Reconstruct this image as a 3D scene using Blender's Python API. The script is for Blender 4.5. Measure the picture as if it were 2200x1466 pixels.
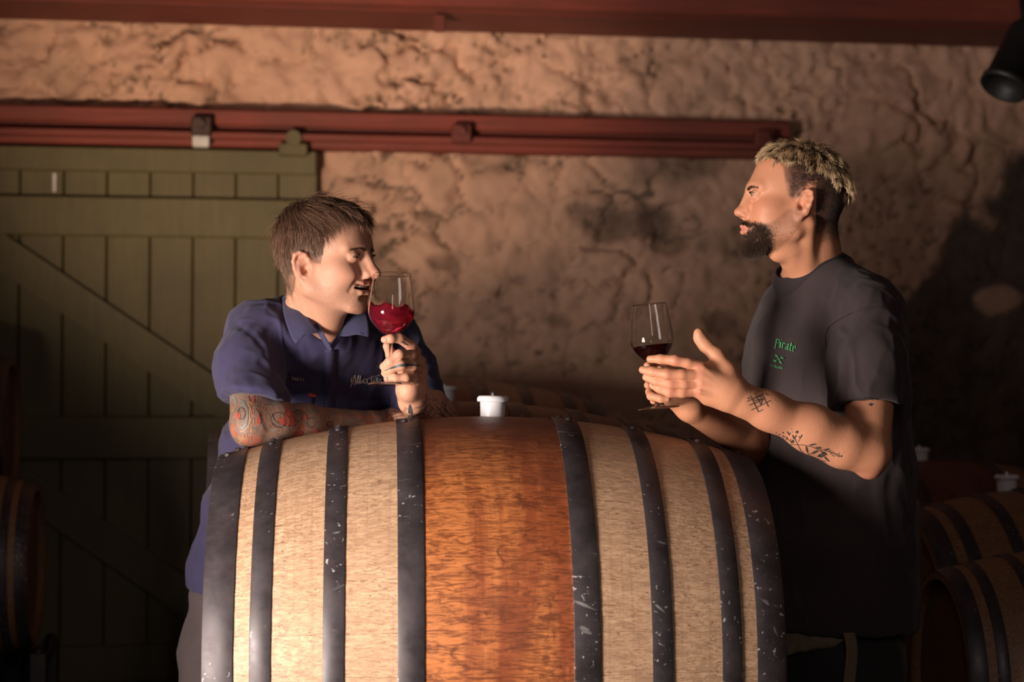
import bpy, math, random
import numpy as np
from mathutils import Vector, Matrix, Quaternion
from mathutils.bvhtree import BVHTree
for _o in list(bpy.data.objects): bpy.data.objects.remove(_o)
SC = bpy.context.scene; COL = SC.collection
random.seed(7); RNG = np.random.default_rng(7)
# ------------------------------------------------------------ camera, world, lights, exposure
CAMZ = 1.255; F = 3950.0; PITCH = math.atan(167/F)
_cd = bpy.data.cameras.new('camera'); CAM = bpy.data.objects.new('camera', _cd); COL.objects.link(CAM)
CAM.location = (0,0,CAMZ); CAM.rotation_euler = (math.pi/2+PITCH,0,0)
_cd.sensor_width = 36; _cd.lens = F/2200*36; _cd.clip_start = .1; _cd.clip_end = 60
_cd.dof.use_dof = True; _cd.dof.focus_distance = 3.78; _cd.dof.aperture_fstop = 2.8
SC.camera = CAM
SC.view_settings.view_transform = 'Standard'; SC.view_settings.look = 'None'
SC.view_settings.gamma = 1; SC.view_settings.use_curve_mapping = False
SC.view_settings.exposure = 0.0
W = bpy.data.worlds.new('world'); SC.world = W; W.use_nodes = True
W.node_tree.nodes['Background'].inputs[0].default_value = (.55,.5,.55,1)
W.node_tree.nodes['Background'].inputs[1].default_value = .02
def light(kind, name, loc, target, energy, color, **kw):
    l = bpy.data.lights.new(name, kind); o = bpy.data.objects.new(name, l); COL.objects.link(o)
    l.energy = energy; l.color = color; o.location = loc
    o.rotation_euler = (Vector(target)-Vector(loc)).to_track_quat('-Z','Y').to_euler()
    for k,v in kw.items(): setattr(l, k, v)
    return o
# daylight through the big doorway in front of and left of the barrels, an added fill lamp high in front,
# and sunlit yard light bouncing up under the lintel
light('AREA','doorway_daylight',(-2.02,1.84,.86),(.24,3.75,1.25),36,(1,.88,.78),shape='RECTANGLE',size=.7,size_y=1.1,spread=math.radians(80))
light('SPOT','yard_bounce',(-1.5,2.3,.5),(-.70,6.6,2.80),640,(1,.74,.53),spot_size=math.radians(37),spot_blend=1,shadow_soft_size=.18)
light('AREA','front_fill',(.25,.4,2.4),(.1,3.8,1.2),10,(1,.86,.78),shape='RECTANGLE',size=.3,size_y=1.2)  # added fill for the dim barrel tops, not a real opening
# ------------------------------------------------------------ helpers
def P(px,py,D):
    """point on the sight line of a photo pixel at distance D in front of the camera"""
    u=(px-1100)/F; v=(733-py)/F; c,s=math.cos(PITCH),math.sin(PITCH)
    y=c-s*v; z=s+c*v; k=D/y
    return np.array([u*k, D, CAMZ+z*k])
def RAY(px,py):
    u=(px-1100)/F; v=(733-py)/F; c,s=math.cos(PITCH),math.sin(PITCH)
    return Vector((u,c-s*v,s+c*v)).normalized()
def tag(o,label=None,cat=None,group=None,kind=None):
    for k,v in (('label',label),('category',cat),('group',group),('kind',kind)):
        if v: o[k]=v
    return o
def empty(name,loc=(0,0,0),rz=0,label=None,cat=None,group=None):
    o=bpy.data.objects.new(name,None); COL.objects.link(o); o.location=loc; o.rotation_euler=(0,0,rz); o.empty_display_size=.05
    return tag(o,label,cat,group)
def mesh_obj(name,V,Fs,mat,parent=None,smooth=True,col=None,keep_world=True):
    """V (n,3), Fs list of tuples or int array (m,3)/(m,4). Parts are given in parent space."""
    me=bpy.data.meshes.new(name)
    if isinstance(Fs,np.ndarray):
        V=np.asarray(V,np.float32); k=Fs.shape[1]; n=len(Fs)
        me.vertices.add(len(V)); me.vertices.foreach_set('co',V.ravel())
        me.loops.add(n*k); me.loops.foreach_set('vertex_index',Fs.astype(np.int32).ravel())
        me.polygons.add(n); me.polygons.foreach_set('loop_start',np.arange(0,n*k,k,dtype=np.int32))
        me.update(calc_edges=True); me.validate()
    else:
        me.from_pydata([tuple(map(float,v)) for v in V],[],[tuple(f) for f in Fs]); me.update()
    me.polygons.foreach_set('use_smooth',np.full(len(me.polygons),smooth))
    if col is not None:
        a=me.color_attributes.new('Col','FLOAT_COLOR','POINT'); c=np.ones((len(me.vertices),4),np.float32); c[:,:col.shape[1]]=col
        a.data.foreach_set('color',c.ravel())
    if mat: me.materials.append(mat)
    o=bpy.data.objects.new(name,me); COL.objects.link(o)
    if parent is not None: o.parent=parent
    return o
def world_part(o,parent):
    """parent a mesh whose vertices are in world space under an Empty, keeping it in place"""
    o.parent=parent; o.matrix_parent_inverse=parent_mw(parent).inverted(); return o
def parent_mw(p):
    m=Matrix.LocRotScale(p.location,p.rotation_euler,p.scale)
    q=p
    if q.parent: m=parent_mw(q.parent)@q.matrix_parent_inverse@m
    return m
class MB:
    def __init__(s): s.v=[]; s.f=[]
    def add(s,V,Fs):
        n=len(s.v); s.v+=[tuple(map(float,x)) for x in V]; s.f+=[tuple(i+n for i in f) for f in Fs]; return s
    def box(s,a,b,bev=0):
        (x0,y0,z0),(x1,y1,z1)=a,b
        if bev<=0:
            V=[(x,y,z) for x in (x0,x1) for y in (y0,y1) for z in (z0,z1)]
            return s.add(V,[(0,1,3,2),(4,6,7,5),(0,4,5,1),(2,3,7,6),(0,2,6,4),(1,5,7,3)])
        bm=[]; V=[];Fs=[]
        # chamfered box: three shrunken face quads per axis joined by hull
        import itertools
        pts=[]
        for sx,sy,sz in itertools.product((0,1),repeat=3):
            X=(x0,x1)[sx];Y=(y0,y1)[sy];Z=(z0,z1)[sz]; dx=bev*(1-2*sx);dy=bev*(1-2*sy);dz=bev*(1-2*sz)
            pts+= [(X,Y+dy,Z+dz),(X+dx,Y,Z+dz),(X+dx,Y+dy,Z)]
        def I(sx,sy,sz,k): return ((sx*2+sy)*2+sz)*3+k
        Fs=[]
        for k in range(3):
            for e in (0,1):
                c=[]
                for (a_,b_) in ((0,0),(1,0),(1,1),(0,1)):
                    q=[0,0,0]; q[k]=e; o=[i for i in range(3) if i!=k]; q[o[0]]=a_; q[o[1]]=b_; c.append(I(*q,k))
                flip=(k==1)
                if (e==0)!=flip: c=c[::-1]
                Fs.append(tuple(c))
        for k in range(3):
            o=[i for i in range(3) if i!=k]
            for a_ in (0,1):
                for b_ in (0,1):
                    q0=[0,0,0];q1=[0,0,0];q0[o[0]]=q1[o[0]]=a_;q0[o[1]]=q1[o[1]]=b_;q1[k]=1
                    Fs.append((I(*q0,o[0]),I(*q1,o[0]),I(*q1,o[1]),I(*q0,o[1])))
        for q in itertools.product((0,1),repeat=3): Fs.append((I(*q,0),I(*q,1),I(*q,2)))
        return s.add(pts,Fs)
    def tube(s,pts,r,n=8,cap=True):
        pts=[Vector(p) for p in pts]; R=r if hasattr(r,'__len__') else [r]*len(pts); V=[];Fs=[]
        up=Vector((0,0,1)); 
        for i,p in enumerate(pts):
            t=(pts[min(i+1,len(pts)-1)]-pts[max(i-1,0)]).normalized()
            if i==0: a=t.orthogonal().normalized()
            else: a=(a-t*a.dot(t)).normalized()
            b=t.cross(a)
            for j in range(n):
                w=2*math.pi*j/n; V.append(p+(a*math.cos(w)+b*math.sin(w))*R[i])
        for i in range(len(pts)-1):
            for j in range(n): Fs.append((i*n+j,i*n+(j+1)%n,(i+1)*n+(j+1)%n,(i+1)*n+j))
        if cap: Fs+= [tuple(range(n))[::-1],tuple(range((len(pts)-1)*n,len(pts)*n))]
        return s.add(V,Fs)
    def lathe(s,prof,n=48,M=None,cap=False):
        V=[];Fs=[]
        for (r,z) in prof:
            for j in range(n):
                w=2*math.pi*j/n; p=Vector((r*math.cos(w),r*math.sin(w),z)); V.append(M@p if M else p)
        for i in range(len(prof)-1):
            for j in range(n): Fs.append((i*n+j,i*n+(j+1)%n,(i+1)*n+(j+1)%n,(i+1)*n+j))
        if cap: Fs+= [tuple(range(n))[::-1],tuple(range((len(prof)-1)*n,len(prof)*n))]
        return s.add(V,Fs)
    def build(s,name,mat,parent=None,smooth=False,fix=True):
        o=mesh_obj(name,s.v,s.f,mat,parent,smooth)
        if fix:
            import bmesh
            bm=bmesh.new(); bm.from_mesh(o.data); bmesh.ops.recalc_face_normals(bm,faces=bm.faces); bm.to_mesh(o.data); bm.free()
        return o
def auto_smooth(o,ang=35):
    me=o.data; me.polygons.foreach_set('use_smooth',np.full(len(me.polygons),True))
    try: me.set_sharp_from_angle(angle=math.radians(ang))
    except Exception: pass
    return o
def dup(o,parent=None):
    c=o.copy(); COL.objects.link(c)
    if parent is not None: c.parent=parent; c.matrix_parent_inverse=o.matrix_parent_inverse.copy()
    for ch in list(o.children): dup(ch,c)
    return c
# ------------------------------------------------------------ material nodes
class NT:
    def __init__(s,name):
        s.m=bpy.data.materials.new(name); s.m.use_nodes=True; s.t=s.m.node_tree; s.n=s.t.nodes; s.l=s.t.links
        s.b=s.n['Principled BSDF']; s.out=s.n['Material Output']
    def N(s,t,**kw):
        n=s.n.new(t)
        for k,v in kw.items():
            if k in n.inputs.keys() if isinstance(k,str) else False: s.set(n.inputs[k],v)
            else: setattr(n,k,v)
        return n
    def set(s,inp,v):
        if isinstance(v,bpy.types.NodeSocket): s.l.new(v,inp)
        elif isinstance(v,(tuple,list)) and len(v)==3 and inp.type=='RGBA': inp.default_value=(*v,1)
        else: inp.default_value=v
    def co(s,scale=(1,1,1),src='Object',loc=(0,0,0),rot=(0,0,0)):
        c=s.n.new('ShaderNodeTexCoord').outputs[src]; m=s.n.new('ShaderNodeMapping'); s.l.new(c,m.inputs[0])
        m.inputs['Scale'].default_value=scale; m.inputs['Location'].default_value=loc; m.inputs['Rotation'].default_value=rot
        return m.outputs[0]
    def noise(s,co,scale=5,detail=4,rough=.55,dist=0):
        n=s.n.new('ShaderNodeTexNoise'); s.l.new(co,n.inputs['Vector']); n.inputs['Scale'].default_value=scale
        n.inputs['Detail'].default_value=detail; n.inputs['Roughness'].default_value=rough; n.inputs['Distortion'].default_value=dist
        return n.outputs['Fac']
    def vor(s,co,scale=5,feat='F1',out='Distance'):
        n=s.n.new('ShaderNodeTexVoronoi'); n.feature=feat; s.l.new(co,n.inputs['Vector']); n.inputs['Scale'].default_value=scale
        return n.outputs[out]
    def ramp(s,f,stops):
        n=s.n.new('ShaderNodeValToRGB'); s.l.new(f,n.inputs[0]); e=n.color_ramp.elements
        while len(e)<len(stops): e.new(.5)
        for k,(p,c) in enumerate(stops):
            e[k].position=p; e[k].color=(*c,1) if hasattr(c,'__len__') else (c,c,c,1)
        return n.outputs[0]
    def mix(s,f,a,b,mode='MIX'):
        n=s.n.new('ShaderNodeMix'); n.data_type='RGBA'; n.blend_type=mode; s.set(n.inputs[0],f)
        for i,v in ((6,a),(7,b)):
            if isinstance(v,(tuple,list)): n.inputs[i].default_value=(*v[:3],1)
            elif isinstance(v,(int,float)): n.inputs[i].default_value=(v,v,v,1)
            else: s.l.new(v,n.inputs[i])
        return n.outputs[2]
    def math(s,op,a,b=0,c=0):
        n=s.n.new('ShaderNodeMath'); n.operation=op
        for i,v in enumerate((a,b,c)): s.set(n.inputs[i],v)
        return n.outputs[0]
    def sep(s,v):
        n=s.n.new('ShaderNodeSeparateXYZ'); s.l.new(v,n.inputs[0]); return n.outputs
    def attr(s,name='Col'):
        n=s.n.new('ShaderNodeAttribute'); n.attribute_name=name; return n.outputs['Color']
    def bump(s,h,strength=.3,dist=.002,prev=None):
        n=s.n.new('ShaderNodeBump'); s.l.new(h,n.inputs['Height']); n.inputs['Strength'].default_value=strength; n.inputs['Distance'].default_value=dist
        if prev is not None: s.l.new(prev,n.inputs['Normal'])
        return n.outputs[0]
    def done(s,base,rough=.6,normal=None,metal=0,**kw):
        s.set(s.b.inputs['Base Color'],base); s.set(s.b.inputs['Roughness'],rough); s.set(s.b.inputs['Metallic'],metal)
        if normal is not None: s.l.new(normal,s.b.inputs['Normal'])
        for k,v in kw.items(): s.set(s.b.inputs[k.replace('_',' ')],v)
        return s.m
def simple(name,c,rough=.6,metal=0,var=.15,scale=30,bump=.2,bd=.001,**kw):
    t=NT(name); co=t.co(); n=t.noise(co,scale); col=t.mix(t.ramp(n,[(.3,0),(.7,1)]),tuple(x*(1-var) for x in c),tuple(min(1,x*(1+var)) for x in c))
    return t.done(col,rough,t.bump(n,bump,bd),metal,**kw)
# ------------------------------------------------------------ numpy noise
def _h(ix,iy,iz,s):
    h=(ix.astype(np.uint32)*np.uint32(374761393)+iy.astype(np.uint32)*np.uint32(668265263)+iz.astype(np.uint32)*np.uint32(2246822519)+np.uint32(s*3266489917&0xffffffff))
    h=(h^(h>>np.uint32(13)))*np.uint32(1274126177); h^=h>>np.uint32(16); return (h&np.uint32(0xffffff)).astype(np.float32)/np.float32(0xffffff)
def vn(Pn,seed=0):
    Pn=np.asarray(Pn,np.float32); i=np.floor(Pn); f=Pn-i; f=f*f*(3-2*f); i=i.astype(np.int64)
    x,y,z=i[...,0],i[...,1],i[...,2]; fx,fy,fz=f[...,0],f[...,1],f[...,2]
    def L(a,b,t): return a+(b-a)*t
    return L(L(L(_h(x,y,z,seed),_h(x+1,y,z,seed),fx),L(_h(x,y+1,z,seed),_h(x+1,y+1,z,seed),fx),fy),
             L(L(_h(x,y,z+1,seed),_h(x+1,y,z+1,seed),fx),L(_h(x,y+1,z+1,seed),_h(x+1,y+1,z+1,seed),fx),fy),fz)*2-1
def fbm(Pn,o=4,seed=0):
    s=0;a=1;Pn=np.asarray(Pn,np.float32)
    for k in range(o): s=s+a*vn(Pn*(2.03**k),seed+k); a*=.5
    return s
def sstep(a,b,x):
    t=np.clip((x-a)/(b-a),0,1); return t*t*(3-2*t)
# ------------------------------------------------------------ signed distance modelling of bodies and cloth
def unit(v): v=np.asarray(v,float); return v/np.linalg.norm(v)
class Prim:
    def __init__(s,op,k,fn): s.op=op; s.k=k; s.fn=fn
def f_ell(c,r,R=None):
    c=np.asarray(c,np.float32); r=np.asarray(r,np.float32); R=np.eye(3,dtype=np.float32) if R is None else np.asarray(R,np.float32)
    def fn(p):
        q=(p-c)@R; a=q/r; k0=np.sqrt((a*a).sum(1)); b=a/r; k1=np.sqrt((b*b).sum(1))+1e-9; return k0*(k0-1)/k1
    return fn
def f_cap(a,b,ra,rb):
    a=np.asarray(a,np.float32); b=np.asarray(b,np.float32); ba=b-a; L=float(ba@ba)+1e-12
    def fn(p):
        t=np.clip(((p-a)@ba)/L,0,1); q=p-a-t[:,None]*ba; return np.sqrt((q*q).sum(1))-(ra+(rb-ra)*t)
    return fn
def f_plane(c,n):
    c=np.asarray(c,np.float32); n=unit(n).astype(np.float32)
    return lambda p:(p-c)@n
def f_loft(secs,k=.02):
    """secs: list of (centre, X axis, rx, Y axis, ry): elliptical sections joined along a spine"""
    S=[(np.asarray(c,np.float32),unit(X).astype(np.float32),rx,unit(Y).astype(np.float32),ry) for c,X,rx,Y,ry in secs]
    def fn(p):
        d=None
        for (c0,X0,a0,Y0,b0),(c1,X1,a1,Y1,b1) in zip(S[:-1],S[1:]):
            ba=c1-c0; t=np.clip(((p-c0)@ba)/float(ba@ba),0,1); w=p-c0-t[:,None]*ba
            t=t*t*(3-2*t)*.5+t*.5
            X=X0+(X1-X0)*t[:,None]; Y=Y0+(Y1-Y0)*t[:,None]; rx=a0+(a1-a0)*t; ry=b0+(b1-b0)*t
            qx=(w*X).sum(1); qy=(w*Y).sum(1); wz=w-X*qx[:,None]-Y*qy[:,None]; qz=np.sqrt((wz*wz).sum(1)); rm=np.minimum(rx,ry)*.8
            ax,ay,az=qx/rx,qy/ry,qz/rm; k0=np.sqrt(ax*ax+ay*ay+az*az); k1=np.sqrt((ax/rx)**2+(ay/ry)**2+(az/rm)**2)+1e-9
            e=k0*(k0-1)/k1
            d=e if d is None else smin(d,e,k)
        return d
    return fn
def smin(a,b,k):
    if k<=0: return np.minimum(a,b)
    h=np.maximum(k-np.abs(a-b),0)/k; return np.minimum(a,b)-h*h*k*.25
def smax(a,b,k): return -smin(-a,-b,k)
def comb(ops,p,D=None):
    d=None
    for i,o in enumerate(ops):
        e=o.fn(p) if D is None else D[i]
        if d is None: d=e
        elif o.op=='+': d=smin(d,e,o.k)
        elif o.op=='-': d=smax(d,-e,o.k)
        else: d=smax(d,e,o.k)
    return d
class Body:
    def __init__(s): s.ops=[]
    def add(s,fn,k=.01,op='+'): s.ops.append(Prim(op,k,fn)); return s
    def ell(s,c,r,R=None,k=.01,op='+'): return s.add(f_ell(c,r,R),k,op)
    def cap(s,a,b,ra,rb=None,k=.01,op='+'): return s.add(f_cap(a,b,ra,ra if rb is None else rb),k,op)
    def chain(s,pts,rs,k=.004,op='+',gk=.004):
        """a limb or finger made as its own group, then blended in"""
        pr=[f_cap(pts[i],pts[i+1],rs[i],rs[i+1]) for i in range(len(pts)-1)]
        def fn(p):
            d=pr[0](p)
            for g in pr[1:]: d=smin(d,g(p),gk)
            return d
        return s.add(fn,k,op)
    def group(s,b,k=.01,op='+'):
        ops=b.ops; return s.add(lambda p:comb(ops,p),k,op)
    def __call__(s,p): return comb(s.ops,p)
class Loc:
    """adds primitives given in a local frame (forward,left,up) with scale"""
    def __init__(s,B,o,f,l,u,sc): s.B=B; s.o=np.asarray(o,float); s.R=np.stack([f,l,u],1); s.sc=sc
    def w(s,p): return s.o+s.R@(np.asarray(p,float)*s.sc)
    def loc(s,p): return ((np.asarray(p)-s.o)@s.R)/s.sc
    def ell(s,c,r,k=.01,op='+',rot=None):
        R=s.R if rot is None else s.R@np.asarray(rot)
        s.B.ell(s.w(c),np.asarray(r)*s.sc,R,k*s.sc,op)
    def cap(s,a,b,ra,rb=None,k=.01,op='+'): s.B.cap(s.w(a),s.w(b),ra*s.sc,(ra if rb is None else rb)*s.sc,k*s.sc,op)
    def chain(s,pts,rs,k=.004,op='+',gk=.003): s.B.chain([s.w(p) for p in pts],[r*s.sc for r in rs],k*s.sc,op,gk*s.sc)
def rotm(axis,deg): return np.array(Matrix.Rotation(math.radians(deg),3,Vector(axis)))
def extract(B,lo,hi,h,n=14):
    """sparse-block surface nets"""
    lo=np.asarray(lo,float); hi=np.asarray(hi,float); bs=n*h; nb=np.ceil((hi-lo)/bs).astype(int)
    g=np.stack(np.meshgrid(*[np.arange(k) for k in nb],indexing='ij'),-1).reshape(-1,3)
    cen=(lo+(g+.5)*bs).astype(np.float32); R=bs*math.sqrt(3)/2
    D=np.stack([o.fn(cen) for o in B.ops],0); tot=comb(B.ops,cen,D)
    act=np.where(np.abs(tot)<R*1.45+.004)[0]
    ii=np.stack(np.meshgrid(*[np.arange(n+1)]*3,indexing='ij'),-1).reshape(-1,3)
    off=(ii*h).astype(np.float32)
    VV=[];KK=[];QQ=[]
    big=1<<20
    def key(c): return (c[...,0].astype(np.int64)*big+c[...,1])*big+c[...,2]
    for a in act:
        base=g[a]*n; p=(lo+base*h).astype(np.float32)+off
        t=tot[a]; sel=[]
        for i,o in enumerate(B.ops):
            if i==0: sel.append(o); continue
            e=D[i,a]
            if o.op=='+':
                if e<t+2.6*R+o.k*1.5+.004: sel.append(o)
            elif o.op=='-':
                if -e>t-2.6*R-o.k*1.5-.004: sel.append(o)
            else:
                if e>t-2.6*R-o.k*1.5-.004: sel.append(o)
        d=comb(sel,p).reshape(n+1,n+1,n+1)
        s=d<0
        if s.all() or not s.any(): continue
        # cell vertices
        cnt=np.zeros((n,n,n),np.float32); acc=np.zeros((n,n,n,3),np.float32)
        for dx,dy,dz,ax in [(0,0,0,0),(0,1,0,0),(0,0,1,0),(0,1,1,0),(0,0,0,1),(1,0,0,1),(0,0,1,1),(1,0,1,1),(0,0,0,2),(1,0,0,2),(0,1,0,2),(1,1,0,2)]:
            ex=[0,0,0]; ex[ax]=1
            A=d[dx:dx+n,dy:dy+n,dz:dz+n]; Bq=d[dx+ex[0]:dx+ex[0]+n,dy+ex[1]:dy+ex[1]+n,dz+ex[2]:dz+ex[2]+n]
            cr=(A<0)!=(Bq<0)
            if not cr.any(): continue
            tt=np.where(cr,A/np.where(cr,A-Bq,1),0)
            w=cr.astype(np.float32); cnt+=w
            v=[dx*w,dy*w,dz*w]; v[ax]=v[ax]+tt
            acc[...,0]+=v[0]; acc[...,1]+=v[1]; acc[...,2]+=v[2]
        m=cnt>0; idx=np.argwhere(m)
        VV.append(lo+(base+idx+acc[m]/cnt[m][:,None])*h); KK.append(key(idx+base+4))
        for ax in range(3):
            sl0=[slice(0,n)]*3; sl1=[slice(0,n)]*3; sl1[ax]=slice(1,n+1)
            A=s[tuple(sl0)]; C=s[tuple(sl1)]; cr=np.argwhere(A!=C)
            if len(cr)==0: continue
            fl=A[cr[:,0],cr[:,1],cr[:,2]]
            u=np.zeros(3,int);u[(ax+1)%3]=1; v=np.zeros(3,int); v[(ax+2)%3]=1
            c=cr+base+4
            q=np.stack([key(c),key(c-u),key(c-u-v),key(c-v)],1)
            q[~fl]=q[~fl][:,::-1]; QQ.append(q)
    V=np.concatenate(VV); K=np.concatenate(KK); Q=np.concatenate(QQ)
    o=np.argsort(K); K=K[o]; V=V[o]; j=np.searchsorted(K,Q); j=np.clip(j,0,len(K)-1); ok=(K[j]==Q).all(1); Q=j[ok]
    # keep it outward: surface nets above gives outward faces for A inside
    return V,Q
def vnormals(V,Q):
    a=V[Q[:,0]];b=V[Q[:,1]];c=V[Q[:,2]];d=V[Q[:,3]]; n=np.cross(c-a,d-b); N=np.zeros_like(V)
    for k in range(4): np.add.at(N,Q[:,k],n)
    return N/(np.linalg.norm(N,axis=1)[:,None]+1e-12)
def relax(V,Q,it=1,lam=.5):
    n=len(V); E=np.concatenate([Q[:,[0,1]],Q[:,[1,2]],Q[:,[2,3]],Q[:,[3,0]]])
    for _ in range(it):
        S=np.zeros_like(V); c=np.zeros(n)
        for a,b in ((0,1),(1,0)):
            for k in range(3): S[:,k]+=np.bincount(E[:,a],V[E[:,b],k],n)
            c+=np.bincount(E[:,a],minlength=n)
        V=V+lam*(S/np.maximum(c,1)[:,None]-V)
    return V
def grad(B,p,e=.0008):
    p=p.astype(np.float32); g=[]
    for k in range(3):
        q=p.copy(); q[:,k]+=e; r=p.copy(); r[:,k]-=e; g.append(B(q)-B(r))
    g=np.stack(g,1); return g/(np.linalg.norm(g,axis=1)[:,None]+1e-9)
def bvh_of(V,Q):
    return BVHTree.FromPolygons([tuple(v) for v in V.tolist()],[tuple(q) for q in Q.tolist()])
# ------------------------------------------------------------ drawings laid on a surface
class Decal:
    def __init__(s,bvh,lift=.0006): s.b=bvh; s.lift=lift; s.v=[]; s.f=[]
    def hit(s,x,y):
        r=RAY(x,y); h=s.b.ray_cast(Vector((0,0,CAMZ)),r)
        if h[0] is None: return None
        n=h[1]
        if n.dot(r)>0: n=-n
        return h[0]+n*s.lift*.5-r*s.lift
    def quadstrip(s,L,Rr):
        pts=[(s.hit(*a),s.hit(*b)) for a,b in zip(L,Rr)]
        prev=None
        for a,b in pts:
            if a is None or b is None: prev=None; continue
            n=len(s.v); s.v+=[a,b]
            if prev is not None and max((a-s.v[prev]).length,(b-s.v[prev+1]).length)<.05: s.f.append((prev,prev+1,n+1,n))
            prev=n
    def line(s,pts,w=1.2,step=3,close=False,taper=False):
        pts=[np.array(p,float) for p in pts]
        if close: pts.append(pts[0])
        Q=[pts[0]]
        for a,b in zip(pts[:-1],pts[1:]):
            k=max(1,int(np.linalg.norm(b-a)/step)); Q+= [a+(b-a)*(i+1)/k for i in range(k)]
        L=[];R=[]
        for i,q in enumerate(Q):
            t=Q[min(i+1,len(Q)-1)]-Q[max(i-1,0)]; t=t/(np.linalg.norm(t)+1e-9); nn=np.array([-t[1],t[0]])
            ww=w/2*(math.sin(math.pi*(i+.3)/(len(Q)-.4)) if taper else 1); L.append(q+nn*ww); R.append(q-nn*ww)
        s.quadstrip(L,R); return s
    def nib(s,pts,nib,step=2):
        pts=[np.array(p,float) for p in pts]; Q=[pts[0]]; nb=np.array(nib)/2
        for a,b in zip(pts[:-1],pts[1:]):
            k=max(1,int(np.linalg.norm(b-a)/step)); Q+= [a+(b-a)*(i+1)/k for i in range(k)]
        s.quadstrip([q+nb for q in Q],[q-nb for q in Q]); return s
    def blob(s,cx,cy,rx,ry=None,ang=0,n=10,fn=None):
        ry=ry or rx; c=s.hit(cx,cy)
        if c is None: return s
        ca,sa=math.cos(math.radians(ang)),math.sin(math.radians(ang)); K=[c]; 
        for ring in (.5,1):
            for j in range(n):
                w=2*math.pi*j/n; m=fn(w) if fn else 1; x=rx*m*ring*math.cos(w); y=ry*m*ring*math.sin(w)
                h=s.hit(cx+x*ca-y*sa,cy+x*sa+y*ca); K.append(h)
        if any(k is None for k in K): return s
        if max((k-c).length for k in K)>.08: return s
        b=len(s.v); s.v+=K
        for j in range(n):
            k=(j+1)%n; s.f.append((b,b+1+j,b+1+k)); s.f.append((b+1+j,b+1+n+j,b+1+n+k,b+1+k))
        return s
    def ring(s,cx,cy,rx,ry,w,ang=0,n=14):
        ca,sa=math.cos(math.radians(ang)),math.sin(math.radians(ang))
        return s.line([(cx+rx*math.cos(t)*ca-ry*math.sin(t)*sa,cy+rx*math.cos(t)*sa+ry*math.sin(t)*ca) for t in [2*math.pi*i/n for i in range(n+1)]],w)
    def leaf(s,x0,y0,x1,y1,w):
        a=np.array([x0,y0]);b=np.array([x1,y1]); t=(b-a)/(np.linalg.norm(b-a)+1e-9); nn=np.array([-t[1],t[0]]); L=[];R=[]
        for i in range(7):
            u=i/6; q=a+(b-a)*u; ww=w/2*math.sin(math.pi*min(u*.95+.03,1))**.8; L.append(q+nn*ww);R.append(q-nn*ww)
        s.quadstrip(L,R); return s
    def text(s,txt,x,y,size,ang=0,sx=1,shear=0):
        c=bpy.data.curves.new('t','FONT'); c.body=txt; c.size=1; c.resolution_u=2; c.shear=shear
        o=bpy.data.objects.new('t',c); COL.objects.link(o); dg=bpy.context.evaluated_depsgraph_get(); me=bpy.data.meshes.new_from_object(o.evaluated_get(dg))
        ca,sa=math.cos(math.radians(ang)),math.sin(math.radians(ang)); K=[]
        for v in me.vertices:
            u,w=v.co.x*size*sx,-v.co.y*size; K.append(s.hit(x+u*ca-w*sa,y+u*sa+w*ca))
        ok=[k for k in K if k is not None]
        if not ok: return s
        b=len(s.v); s.v+=[k if k is not None else ok[0] for k in K]
        for p in me.polygons:
            if all(K[i] is not None for i in p.vertices): s.f.append(tuple(i+b for i in p.vertices))
        bpy.data.objects.remove(o); bpy.data.meshes.remove(me); bpy.data.curves.remove(c); return s
    def build(s,name,mat,parent,label=None):
        o=mesh_obj(name,s.v,s.f,mat,None,True); world_part(o,parent)
        if label: o['label']=label
        if name.startswith(('tattoo','tab_','seam')): o['kind']='stuff'
        return o
# ------------------------------------------------------------ the wall frame: s along the wall, n out of it, z up
YAW=math.radians(7.8); WO=np.array([0,6.6,0.]); WX=np.array([math.cos(YAW),math.sin(YAW),0]); WN=np.array([math.sin(YAW),-math.cos(YAW),0])
WM=Matrix(((WX[0],-WN[0],0,WO[0]),(WX[1],-WN[1],0,WO[1]),(0,0,1,0),(0,0,0,1)))   # local (s, -n, z)
def WP(px,py,n=0.):
    r=np.array(RAY(px,py)); c=np.array([0,0,CAMZ]); t=((WO+WN*n-c)@WN)/(r@WN); p=c+r*t-WO
    return float(p@WX), float(p[2])
def onwall(o): o.matrix_world=WM; return o
M_floor=NT('stone_floor'); t=M_floor; co=t.co(); M_floor=t.done(t.mix(t.ramp(t.noise(co,3,6),[(.3,0),(.7,1)]),(.05,.042,.036),(.11,.09,.075)),.8,t.bump(t.noise(co,30,5),.4,.004))
mb=MB(); mb.box((-3.6,-.6,-.1),(4.2,7.4,0)); f=mb.build('floor',M_floor); tag(f,kind='structure')
M_ceil=simple('ceiling_boards',(.07,.035,.028),.8)
mb=MB(); mb.box((-3.6,-.6,3.02),(4.2,7.4,3.1)); f=mb.build('ceiling',M_ceil); tag(f,kind='structure')
# --- rubble wall under thick limewash
def t_wall():
    t=NT('limewashed_rubble'); c=t.attr('Col'); co=t.co(); n=t.noise(co,9,6,.6); n2=t.noise(co,60,4)
    col=t.mix(t.math('MULTIPLY',t.ramp(n,[(.35,0),(.75,1)]),.35),c,(.26,.15,.095),'MIX')
    b=t.bump(n2,.5,.004); b=t.bump(n,.5,.012,b); return t.done(col,.92,b)
M_wall=t_wall()
S0,S1,Z0,Z1=-2.75,3.35,0.,3.02; hs=.0125
ns=int((S1-S0)/hs)+1; nz=int((Z1-Z0)/hs)+1
gs,gz=np.meshgrid(np.linspace(S0,S1,ns),np.linspace(Z0,Z1,nz),indexing='ij')
pp=np.stack([gs,gz,np.zeros_like(gs)],-1)
wx=gs+.085*fbm(pp*3.4,4,11)+.018*fbm(pp*19,2,13); wz=gz+.075*fbm(pp*3.1,4,21)+.016*fbm(pp*19,2,23)
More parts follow.
